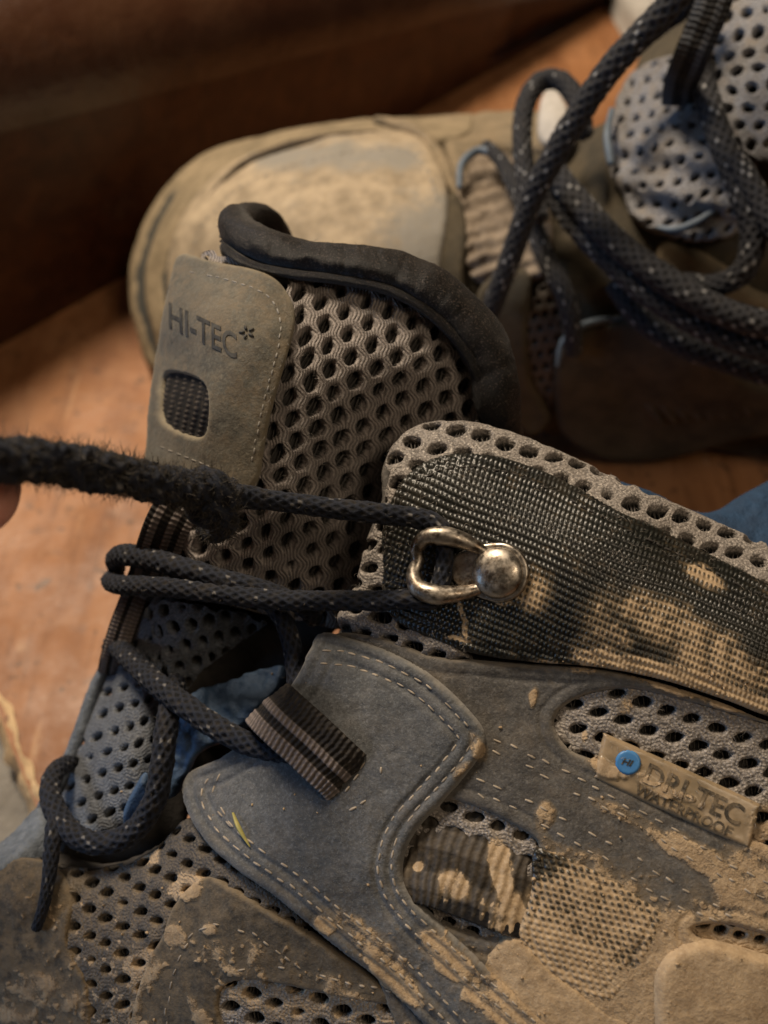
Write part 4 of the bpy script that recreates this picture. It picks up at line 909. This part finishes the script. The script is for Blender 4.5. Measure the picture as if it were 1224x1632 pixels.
# --- grey-blue gusset leather in the throat, cool light painted in as stronger blue
sheet('gusset', [(300, 1110), (335, 1092), (372, 1085), (445, 1060), (450, 1078), (420, 1120), (370, 1165), (310, 1205), (280, 1262), (262, 1270), (258, 1200), (275, 1150)], Surf([(300, 1110, 171), (372, 1085, 176), (450, 1065, 172), (400, 1130, 168), (310, 1205, 170), (265, 1270, 172), (340, 1130, 173)]), 4, pad(.6, 9, 0, (), 1.6, 93, 0, .2, 26), M['blue'], tongue, skirt=2, bvh='fb')
sheet('gusset', [(196, 1300), (212, 1262), (228, 1240), (240, 1262), (236, 1310), (210, 1340)], Surf([(196, 1300, 171), (230, 1245, 169), (240, 1300, 171), (210, 1335, 173)]), 4, pad(.5, 8, 0, (), .3, 94, 0), M['blue'], tongue, skirt=2)
sheet('gusset', [(-160, 1440), (-80, 1385), (0, 1345), (58, 1288), (70, 1300), (66, 1330), (20, 1375), (-60, 1430), (-120, 1480)], Surf([(-160, 1440, 184), (0, 1345, 182), (60, 1292, 184), (68, 1330, 176), (0, 1385, 172), (-100, 1470, 175)]), 4, pad(.8, 12, 0, (), .4, 95, 0), M['mesh_pale'] if 'mesh_pale' in M else M['blue'], tongue, skirt=4)

# --- the front boot's lace: all the runs of one lace
runs = [
    ([(-150, 742, 103, 2.7), (-60, 734, 108, 2.75), (30, 732, 113, 2.75), (110, 742, 119, 2.75), (190, 757, 126, 2.7), (260, 772, 133, 2.7), (320, 783, 139, 2.7), (370, 790, 144, 2.3), (430, 797, 147, 1.75), (500, 806, 148, 1.75), (580, 816, 147.5, 1.8), inv(hk(-8.0, 6.9, 3.0))+(1.8,), inv(hk(-5.0, 5.9, 1.8))+(1.75,), inv(hk(-3.9, 3.0, 1.1))+(1.6,), inv(hk(-3.7, -1.8, 1.0))+(1.6,), inv(hk(-4.9, -5.6, 1.3))+(1.7,), inv(hk(-8.6, -6.0, 1.9))+(1.8,), (600, 957, 152.5, 1.8), (520, 957, 155.5, 1.85), (440, 956, 158, 1.85), (360, 948, 160, 1.85), (290, 938, 163, 1.9), (230, 934, 168, 1.95), (190, 932, 175, 1.95), (176, 926, 184, 1.9), (186, 915, 193, 1.8)], .12, .10),
    ([(186, 905, 193, 1.9), (184, 892, 184, 2.1), (200, 884, 176, 2.25), (245, 892, 169, 2.3), (300, 908, 164, 2.2), (360, 925, 161.5, 2.0), (420, 940, 161, 1.9), (480, 965, 163, 1.85), (500, 985, 168, 1.8)], .1, .12),
    ([(425, 955, 166, 1.8), (450, 985, 165, 1.8), (466, 1030, 163, 1.85), (472, 1075, 161, 1.85), (476, 1110, 158, 1.85), (478, 1140, 156, 1.85)], .12, .06),
    ([(176, 1028, 192, 1.9), (196, 1038, 184, 2.1), (222, 1064, 176, 2.2), (262, 1100, 168, 2.2), (305, 1132, 163, 2.2), (350, 1162, 160, 2.15), (400, 1186, 157, 2.1), (445, 1196, 154.5, 2.1), (480, 1200, 153, 2.0)], .14, .16),
    ([(282, 1085, 174, 2.0), (272, 1120, 168, 2.1), (264, 1170, 165, 2.15), (258, 1220, 164, 2.2), (248, 1270, 164, 2.2), (222, 1316, 165, 2.2), (180, 1342, 166, 2.2), (130, 1338, 168, 2.2), (95, 1305, 172, 2.2), (80, 1265, 177, 2.1), (88, 1230, 183, 2.0), (110, 1215, 190, 1.9)], .13, .10),
    ([(92, 1300, 172, 1.9), (84, 1340, 169, 1.7), (78, 1400, 166.5, 1.3), (68, 1450, 165.5, 1.1), (58, 1480, 166, 1.0)], .12, .06),
]
parts = []; frs = []
held = runs[0][0][:8]; runs[0] = (runs[0][0][6:], runs[0][1], runs[0][2])
V, T, a_, b_, uv_, fr = tube_geo(pxpath(held), .00022, 44, braid=.06, pitch=.0034, hel=6, rough=.30, fleck=.05, seed=60, lump=.22)
parts.append((V, T, a_, b_, uv_)); held_fr = fr
for i, (rows, br, fk) in enumerate(runs):
    rows = [tuple(r[:3])+(r[3]*.90,) for r in rows]
    V, T, a_, b_, uv_, fr = tube_geo(pxpath(rows), .00020, 44, braid=br*.8, pitch=.0025, hel=8, rough=.10, fleck=fk*.8, seed=i, lump=.07)
    parts.append((V, T, a_, b_, uv_)); frs.append(fr)
# the knot where the held end doubles over itself
for kpts in ([(306, 776, 141, 1.7), (324, 762, 139, 1.8), (348, 772, 138, 1.8), (358, 800, 139, 1.8), (340, 824, 141, 1.8), (314, 816, 142, 1.8), (308, 794, 142, 1.7)], [(328, 802, 138.5, 1.6), (352, 814, 139, 1.6), (364, 832, 142, 1.6), (346, 850, 147, 1.4), (322, 846, 151, 1.2)]):
    V, T, a_, b_, uv_, fr = tube_geo(pxpath(kpts), .00034, 28, braid=.10, pitch=.0042, hel=4, rough=.16, fleck=.06, seed=20, lump=.12)
    parts.append((V, T, a_, b_, uv_)); frs.append(fr)
V, T, a_, b_, uv_ = join(parts)
lace = mesh('lace', V, T, M['lace'], fb, True, {'fleck': a_, 'braid': b_}, uv_)
fuzz('lace_fuzz', [held_fr, frs[6], frs[7]], 7500, .0019, M['fuzz'], lace, seed=3)
fuzz('lace_fuzz', [frs[0]], 900, .0008, M['fuzz'], lace, seed=5)
fuzz('lace_fuzz', frs[1:6], 1100, .0008, M['fuzz'], lace, seed=4)

# --- a blade of dry grass and crumbs stuck to the leather
h1_ = hit('fb', 374, 1296); h2_ = hit('fb', 386, 1322); h3_ = hit('fb', 400, 1352)
V, T, a_, b_, uv_, fr = tube_geo(np.array([np.r_[h1_[0]+h1_[1]*.0005, .0002], np.r_[h2_[0]+h2_[1]*.0008, .00042], np.r_[h3_[0]+h3_[1]*.0004, .00012]]), .0004, 10, flat=.5)
gb = mesh('grass_blade', V, T, M['straw']); tag(gb, 'short dry yellow-green grass blade stuck to the grey eyestay leather', 'grass blade')

# ================================================================ back boot, standing with its toe to the left
BACK = Surf([(195, 450, 352), (215, 540, 344), (245, 605, 336), (212, 370, 352), (255, 290, 354), (330, 232, 354), (420, 203, 352), (520, 184, 350), (640, 176, 347), (760, 170, 342), (840, 166, 338),
    (300, 330, 322), (255, 430, 326), (275, 520, 316), (350, 450, 294), (420, 300, 300), (400, 400, 284), (520, 250, 303), (520, 330, 279), (640, 230, 306), (640, 300, 282), (600, 400, 268), (690, 320, 277), (700, 400, 269),
    (760, 240, 303), (760, 320, 282), (800, 400, 268), (760, 480, 270), (850, 230, 304), (900, 300, 282), (880, 400, 264), (850, 520, 270), (900, 600, 282), (850, 660, 302), (950, 710, 308), (1000, 640, 292), (1100, 715, 306), (1000, 520, 264), (1100, 560, 264), (1224, 600, 274), (1350, 700, 290), (1250, 720, 300),
    (1000, 300, 256), (1000, 200, 264), (985, 130, 280), (1100, 300, 242), (1100, 150, 247), (1180, 350, 242), (1224, 250, 234), (1224, 60, 232), (1150, 40, 242), (1040, 60, 272), (1350, 200, 232), (1350, 0, 228), (1200, 450, 250), (1350, 450, 247), (1100, 430, 252), (500, 600, 285), (650, 600, 282)])
bb = empty('hiking_boot', (0.06, 0.22, 0.0))
tag(bb, 'mud-caked tan hiking boot standing behind the other with its toe to the left', 'boot', 'pair of muddy hiking boots')
back_out = [(200, 450), (210, 390), (240, 322), (295, 260), (355, 226), (432, 208), (520, 190), (640, 182), (760, 176), (830, 172), (900, 192), (955, 172), (982, 120), (1010, 55), (1055, -60), (1200, -130), (1390, -90), (1400, 300), (1400, 590), (1224, 660), (1150, 702), (1060, 736), (960, 742), (850, 702), (700, 690), (400, 660), (250, 604), (212, 530)]
BA = {'bare': lambda x, y, s: .42*sstep(560, 660, x)*sstep(290, 370, y)+.10*sstep(330, 480, x)+.45*np.exp(-((y-268-.02*(x-400))/24)**2)*sstep(380, 430, x)*(1-sstep(640, 690, x))+.22+.2*(fbm(x/70, y/70, 3, 101)-.5)}
BS = {'bare': lambda x, y, s: .35+.5*(fbm(x/60, y/60, 3, 111)-.5)}
bsh = sheet('upper', back_out, BACK, 8, lambda x, y, sd: -.8-6*(1-np.sqrt(np.clip(1-(1-np.clip(sd/40, 0, 1))**2, 0, 1)))+.8*(fbm(x/60, y/60, 3, 7)-.5), M['backsuede'], bb, attrs=BS, down=.004, shrink=.02, bvh='bb')
def tpart(name, rows, mat, parent, step=.0006, nseg=20, attr=True, **kw):
    V, T, a_, b_, uv_, fr = tube_geo(pxpath(rows), step, nseg, **kw)
    return mesh(name, V, T, mat, parent, True, {'bare': np.full(len(V), .3), 'fleck': a_, 'braid': b_}, uv_), fr
rand_out = [(200, 450), (210, 390), (240, 322), (295, 260), (355, 226), (432, 208), (520, 190), (640, 182), (740, 178), (745, 225), (680, 240), (600, 245), (500, 265), (420, 300), (350, 370), (330, 450), (345, 540), (400, 600), (420, 655), (320, 640), (250, 604), (212, 530)]
def rand_off(x, y, sd):
    edge, _, _ = sdist(catmull(back_out, 10, True), x, y)
    g = lambda c, w: np.exp(-((edge-c)/w)**2)
    return 2.6-6*(1-np.sqrt(np.clip(1-(1-np.clip(edge/30, 0, 1))**2, 0, 1)))-2.2*g(32, 7)*sstep(250, 400, y)-1.6*g(70, 4)+.5*g(50, 8)+1.2*(fbm(x/45, y/45, 4, 171)-.5)
def rand_bare(x, y, sd):
    edge, _, _ = sdist(catmull(back_out, 10, True), x, y)
    return .15+.75*np.exp(-((edge-32)/9)**2)*sstep(230, 380, y)+.65*np.exp(-((edge-70)/4)**2)+.35*(fbm(x/50, y/50, 3, 181)-.5)
sheet('toe_rand', rand_out, BACK, 4.5, rand_off, M['backrubber'], bb, attrs={'bare': rand_bare}, skirt=4, bvh='bb')
cap = [(300, 560), (280, 500), (276, 430), (292, 365), (332, 305), (392, 262), (480, 242), (560, 226), (625, 218), (672, 236), (702, 280), (714, 330), (708, 400), (690, 470), (600, 560), (450, 600), (360, 596)]
sheet('toe_cap', cap, BACK, 5, lambda x, y, sd: 3.0*np.sqrt(np.clip(1-(1-np.clip(sd/14, 0, 1))**2, 0, 1))+2.2*(fbm(x/60, y/60, 4, 121)-.5)+.35*(fbm(x/12, y/12, 3, 122)-.5)+1.2, M['toe'], bb, attrs=BA, bvh='bb')
tpart('toe_seam', [(600, 192, 322, 1.6), (650, 205, 309, 2.2), (690, 238, 298, 2.4), (712, 280, 286, 2.2), (728, 312, 281, 1.5)], M['backtan'], bb, lump=.2, rough=.08)
sheet('vamp_overlay', [(690, 200), (760, 184), (850, 180), (910, 205), (880, 240), (800, 238), (760, 250), (740, 300), (722, 300), (712, 250)], BACK, 5, lambda x, y, sd: 2.0*np.sqrt(np.clip(1-(1-np.clip(sd/12, 0, 1))**2, 0, 1))+1.2*(fbm(x/30, y/30, 3, 191)-.5)+.4, M['backtan'], bb, attrs=BS, bvh='bb')
stitch('bb', [[(300, 470), (302, 420), (320, 365), (360, 318), (410, 284), (490, 258), (570, 242), (640, 238), (680, 270), (698, 320)]], M['thread_grey'], bpy.data.objects['toe_cap'], L=9, gap=6, w=.35, seed=31)
tpart('cap_seam', [(300, 380, 306, .5), (330, 322, 307, .9), (372, 274, 309, 1.2), (410, 250, 309, 1.3), (470, 230, 309, 1.3), (540, 216, 308, 1.1), (600, 210, 307, .6)], M['seam'], bb, lump=.2, rough=.1)
knit('mesh_side', [(850, 470), (880, 450), (900, 500), (885, 560), (880, 640), (850, 600), (840, 530)], BACK, (18, -3), (10, 18), (9, 7, -20), 1.2, M['mesh_vamp'], bb, org=(860, 520), margin=4, attrs=NOMUD, warp=3, yarn=0, hmm=1.4)
sheet('eyestay', [(760, 470), (800, 430), (850, 440), (842, 520), (850, 600), (880, 660), (840, 690), (790, 620), (770, 540)], BACK, 6, lambda x, y, sd: 2.0*np.sqrt(np.clip(1-(1-np.clip(sd/10, 0, 1))**2, 0, 1))+.8+.6*(fbm(x/30, y/30, 3, 192)-.5), M['backsuede'], bb, attrs=BS, bvh='bb')
sheet('heel_overlay', [(1060, 380), (1150, 420), (1224, 470), (1390, 480), (1390, 640), (1224, 560), (1120, 500), (1050, 440)], BACK, 6, lambda x, y, sd: 2.2*np.sqrt(np.clip(1-(1-np.clip(sd/12, 0, 1))**2, 0, 1))+.4+.8*(fbm(x/30, y/30, 3, 193)-.5), M['backtan'], bb, attrs=BS, bvh='bb')
sheet('wrinkled_vamp', [(728, 262), (770, 244), (830, 262), (872, 320), (880, 420), (830, 460), (760, 450), (738, 400), (726, 330)], BACK, 3.5, lambda x, y, sd: 1.0*np.sqrt(np.clip(1-(1-np.clip(sd/12, 0, 1))**2, 0, 1))+.8+.9*np.sin((y+.25*x+16*fbm(x/40, y/40, 3, 201))/3.6)*(.4+.6*fbm(x/30, y/30, 2, 202))+.8*(fbm(x/9, y/9, 2, 203)-.5), M['backrose'], bb, attrs=BS, bvh='bb')
sheet('eyestay', [(700, 330), (730, 320), (745, 380), (742, 450), (770, 500), (740, 540), (700, 500), (690, 420)], BACK, 6, lambda x, y, sd: 2.2*np.sqrt(np.clip(1-(1-np.clip(sd/10, 0, 1))**2, 0, 1))+.8, M['backsuede'], bb, attrs=BS, bvh='bb')
tk2 = [(990, 150), (1030, 105), (1110, 90), (1170, 160), (1210, 280), (1190, 360), (1110, 385), (1030, 365), (985, 300), (974, 220)]
tong2 = knit('mesh_tongue', tk2, BACK, (24, -5), (15, 24), (13, 5.5, -34), lambda x, y, s: 3.0+1.1*np.sin((y-.22*x+14*fbm(x/50, y/50, 2, 211))/9.5)*sstep(200, 280, y)-3.0*(1-np.clip(s/16, 0, 1))**2, M['mesh_back'], bb, org=(1080, 240), margin=6, attrs=NOMUD, warp=4, yarn=0, hmm=1.3, prof=(-1.5, -.7, -.15, .12, .22, .24, .24, .24))
knit('mesh_collar', [(1140, 0), (1180, -60), (1390, -60), (1390, 300), (1240, 270), (1165, 220), (1145, 100)], BACK, (26, -4), (15, 25), (15, 10, -32), 5.0, M['mesh_back'], bb, org=(1200, 100), margin=6, attrs=NOMUD, warp=5, yarn=0, hmm=1.6)
tpart('collar_edge', [(1180, -60, 236, 5), (1158, 30, 240, 4.5), (1156, 110, 242, 4), (1172, 180, 240, 4), (1210, 230, 234, 4), (1300, 270, 232, 4)], M['backsuede'], bb, lump=.1)
side = [(885, 640), (884, 570), (905, 530), (950, 508), (1010, 504), (1080, 525), (1150, 570), (1224, 610), (1390, 640), (1390, 700), (1224, 690), (1150, 705), (1060, 728), (960, 728), (900, 690)]
sheet('side_overlay', side, BACK, 6, lambda x, y, sd: 2.4*np.sqrt(np.clip(1-(1-np.clip(sd/14, 0, 1))**2, 0, 1))+.8+.6*(fbm(x/40, y/40, 3, 131)-.5), M['backsuede'], bb, attrs=BS, bvh='bb')
tpart('piping', [(888, 585, 269, .5), (895, 550, 266, .9), (915, 526, 264, 1.1), (950, 512, 262.5, 1.1), (1000, 508, 262, .8)], M['piping'], bb)
tpart('piping', [(1040, 360, 247, .5), (1075, 366, 243, 1.0), (1115, 352, 240, 1.1), (1150, 325, 239, .8)], M['piping'], bb)
tpart('piping', [(975, 175, 262, .8), (968, 215, 256, 1.1), (974, 262, 254, 1.0)], M['piping'], bb)
for k in range(8):
    tpart('tread_rib', [(1020+20*k, 622-2*k, 285-1*k, .8), (1036+20*k, 646-2*k, 287-k, 1.3), (1056+20*k, 674-2*k, 291-k, .8)], M['sole'], bb, step=.001, nseg=10)
tpart('lace_eyelet', [(732, 300, 276, .8), (736, 262, 280, 1.2), (762, 240, 283, 1.3), (790, 246, 280, 1.2)], M['piping'], bb)
sheet('lit_vamp_patch', [(858, 222), (862, 160), (882, 140), (906, 175), (912, 215), (885, 235)], Surf([(858, 222, 290), (862, 160, 296), (906, 175, 292), (912, 215, 286), (885, 190, 287)]), 5, lambda x, y, sd: 1.2*np.sqrt(np.clip(1-(1-np.clip(sd/9, 0, 1))**2, 0, 1)), M['pale'] if 'pale' in M else M['piping'], bb, skirt=2)  # pale patch painted as light on a far piece of the upper
ribbon('webbing_loop', [(1150, -60, 214), (1138, 0, 216), (1118, 50, 219), (1100, 95, 223), (1085, 135, 232), (1080, 170, 243)], 8.5, M['lace_tape'] if 'lace_tape' in M else M['web'], bb, ribs=1.3, amp=.2, stripes=((-.9, -.3), (.2, .6)), thick=1.0)
runs2 = [
    [(1130, -70, 206, 3.1), (1060, 15, 212, 3.1), (985, 95, 219, 3.1), (930, 170, 226, 3.1), (885, 245, 233, 3.1), (850, 310, 240, 3.1), (826, 375, 246, 3.0), (805, 435, 252, 2.9), (780, 500, 260, 2.8)],
    [(862, 350, 250, 2.6), (840, 290, 254, 2.7), (832, 225, 258, 2.7), (838, 165, 262, 2.7), (862, 130, 264, 2.7), (895, 130, 262, 2.7), (922, 165, 258, 2.7), (930, 215, 255, 2.6)],
    [(870, 255, 254, 3.2), (915, 315, 248, 3.4), (970, 375, 243, 3.5), (1030, 425, 239, 3.5), (1095, 468, 236, 3.5), (1160, 500, 234, 3.5), (1240, 520, 232, 3.5), (1360, 530, 230, 3.4)],
    [(880, 310, 256, 3.0), (930, 370, 250, 3.2), (990, 430, 245, 3.2), (1050, 480, 242, 3.2), (1120, 520, 241, 3.2), (1224, 560, 240, 3.2), (1360, 590, 240, 3.2)],
    [(1115, 80, 238, 2.6), (1125, 150, 234, 3.0), (1150, 225, 230, 3.1), (1180, 300, 227, 3.1), (1200, 370, 227, 3.0), (1186, 430, 230, 2.9), (1140, 455, 236, 2.8), (1090, 450, 242, 2.6)],
    [(1170, 250, 226, 2.5), (1205, 310, 224, 2.8), (1250, 380, 222, 2.9), (1330, 450, 222, 2.9)],
    [(835, 300, 262, 2.2), (850, 360, 260, 2.5), (872, 415, 257, 2.6), (898, 465, 256, 2.6), (912, 520, 260, 2.5), (915, 560, 268, 2.2)],
    [(775, 232, 285, 1.8), (800, 258, 276, 2.2), (822, 300, 268, 2.2), (835, 340, 264, 2.0)],
    [(980, 450, 256, 3.0), (1020, 505, 254, 3.2), (1080, 545, 253, 3.3), (1160, 575, 254, 3.3), (1240, 600, 256, 3.2), (1360, 630, 258, 3.0)],
    [(960, 130, 240, 2.4), (1000, 85, 238, 2.6), (1050, 40, 234, 2.6), (1090, 10, 230, 2.6), (1120, -40, 226, 2.6)],
]
parts = []; frs = []
for i, rows in enumerate(runs2):
    V, T, a_, b_, uv_, fr = tube_geo(pxpath(rows), .0003, 44, braid=.08, pitch=.0034, hel=8, rough=.06, fleck=.20, seed=40+i, lump=.06)
    parts.append((V, T, a_, b_, uv_)); frs.append(fr)
V, T, a_, b_, uv_ = join(parts)
lace2 = mesh('lace', V, T, M['lace_old'], bb, True, {'fleck': a_, 'braid': b_}, uv_)
fuzz('lace_fuzz', frs, 2500, .0012, M['fuzz'], lace2, seed=8)

# pale bundle on the board behind
M['rag'] = plain('pale_cloth', (.36, .34, .31), .85, 300, .001, c2=(.46, .43, .39), lo=60)
o = sheet('rag', [(985, 10), (1005, 45), (1045, 58), (1100, 50), (1150, -20), (1120, -120), (1030, -120), (985, -50)], Surf([(985, 10, 535), (1005, 45, 520), (1045, 58, 512), (1100, 50, 512), (1150, -20, 540), (1120, -120, 590), (1030, -120, 595), (985, -50, 565), (1050, -20, 520)]), 6, lambda x, y, sd: 3*(fbm(x/11, y/11, 3, 142)-.5)+8*np.sqrt(np.clip(1-(1-np.clip(sd/30, 0, 1))**2, 0, 1))+3*(fbm(x/25, y/25, 3, 141)-.5), M['rag'], None, down=.001, shrink=-.05)
tag(o, 'pale grey cloth bundle on the board at the top edge behind the laces', 'cloth')

# ================================================================ the hand holding the lace end (only a fingertip shows)
def capsule_chain(rows):
    V, T, a_, b_, uv_, fr = tube_geo(pxpath(rows), .0015, 20); return V, T
hand_rows = [
    [(-8, 768, 117, 5.6), (-45, 768, 118, 7.4), (-170, 752, 121, 7.9), (-320, 720, 127, 8.4), (-520, 700, 137, 9.2), (-800, 760, 150, 10.5), (-1050, 860, 158, 12)],        # index behind the lace
    [(-62, 738, 97, 6.0), (-120, 752, 95, 8.0), (-240, 800, 96, 9.6), (-420, 880, 104, 10), (-640, 960, 120, 11.5), (-900, 1010, 142, 14)],                                     # thumb in front
    [(-230, 860, 138, 6.6), (-330, 800, 140, 8.0), (-520, 760, 146, 8.8), (-800, 830, 158, 10.5), (-1050, 930, 165, 12)],
    [(-330, 930, 146, 6.4), (-420, 870, 148, 7.8), (-600, 850, 155, 8.6), (-820, 920, 164, 10), (-1050, 1010, 170, 12)],
    [(-480, 1010, 152, 5.6), (-560, 960, 154, 6.8), (-700, 950, 160, 7.6), (-860, 1010, 168, 9), (-1050, 1090, 172, 11)],
    [(-850, 880, 152, 13), (-1000, 930, 158, 17), (-1200, 1000, 166, 20), (-1500, 1080, 178, 21), (-1900, 1180, 195, 22)],
    [(-850, 960, 158, 12), (-1000, 1010, 164, 16), (-1200, 1060, 170, 19), (-1500, 1120, 180, 20)]]
Vs, Ts, k = [], [], 0
for r in hand_rows:
    v, t = capsule_chain(r); Vs.append(v); Ts.append(t+k); k += len(v)
def mk_skin():
    nt = NT('skin'); col = nt.mix(nt.ramp(nt.noise(150, 4), .35, .7), (.60, .27, .20), (.70, .36, .27))
    b = nt.bump(nt.noise(1600, 4, .6), .0001, .5); return nt.done(col, .5, b, Subsurface_Weight=.2, Subsurface_Radius=(.004, .0015, .0008), Subsurface_Scale=1.0)
hand = mesh('hand', np.concatenate(Vs), np.concatenate(Ts), mk_skin())
md = hand.modifiers.new('union', 'REMESH'); md.mode = 'VOXEL'; md.voxel_size = .0011; md.use_smooth_shade = True
ms = hand.modifiers.new('soften', 'SMOOTH'); ms.factor = .5; ms.iterations = 6
tag(hand, 'fingertip of a hand at the left edge pinching the frayed black lace', 'hand')
hand.name = 'person_hand'

# --- crumbs of dried mud clinging to the front boot
g = np.random.default_rng(77); V = []; T = []
ico = bmesh.new(); bmesh.ops.create_icosphere(ico, subdivisions=1, radius=1.0); iv = np.array([v.co[:] for v in ico.verts]); it = np.array([[v.index for v in f.verts] for f in ico.faces]); ico.free()
for _ in range(260):
    x = g.uniform(150, 1224); y = g.uniform(1030, 1632)
    if mudraw(np.array([x]), np.array([y]))[0] < .30 and g.random() < .75: continue
    h_ = hit('fb', x, y)
    if h_ is None: continue
    r = g.uniform(.12, .45)**1.3*1e-3; k = len(V); sc = g.uniform(.5, 1.2, 3)
    for q in iv: V.append(h_[0]+h_[1]*r*.25+q*r*sc*(1+.3*g.normal()))
    T += (it+k).tolist()
o = mesh('mud_crumbs', V, np.array(T), M['mudflake'], fb, smooth=False); o['kind'] = 'stuff'

# --- loose fibres on the knitted panels
def fibres(key, poly, n, parent, mat, seed, L=.0011):
    g = np.random.default_rng(seed); pl = catmull(poly, 20, True); V = []; T = []
    X = g.uniform(pl[:, 0].min(), pl[:, 0].max(), n*3); Y = g.uniform(pl[:, 1].min(), pl[:, 1].max(), n*3); sd, _, _ = sdist(pl, X, Y); k_ = np.where(sd > 3)[0][:n]
    for i in k_:
        h_ = hit(key, X[i], Y[i])
        if h_ is None: continue
        p, nn = h_; d = g.normal(0, 1, 3); d -= nn*np.dot(d, nn)*.75; d /= np.linalg.norm(d); l_ = L*(.3+g.random()); b = np.cross(nn, d); b /= np.linalg.norm(b)+1e-9
        th = .00003; bend = g.normal(0, .4); k = len(V)
        for t in (0, .33, .66, 1.0):
            c = p+d*l_*t+b*bend*l_*t*t+nn*(.00008+.00025*math.sin(math.pi*t)); w_ = th*(1-.6*t)
            V += [c-b*w_, c+b*w_, c+nn*w_]
        for q in range(3):
            a = k+q*3
            for e in range(3): f = (e+1) % 3; T += [(a+e, a+f, a+3+f), (a+e, a+3+f, a+3+e)]
    o = mesh('fibres', V, np.array(T), mat, parent); o['kind'] = 'stuff'
M['fibre'] = plain('loose_fibre', (.20, .175, .15), .7, c2=(.34, .30, .26), lo=600)
fibres('fb', tk, 1500, tongue, M['fibre'], 61)
fibres('fb', collar_poly, 1100, bpy.data.objects['mesh_collar'], M['fibre'], 62)
fibres('fb', win1, 350, bpy.data.objects['mesh_window'], M['fibre'], 63)
fibres('fb', eye_poly, 900, eye, plain('nap_fibre', (.10, .10, .10), .8, c2=(.22, .21, .19), lo=600), 64, .0006)
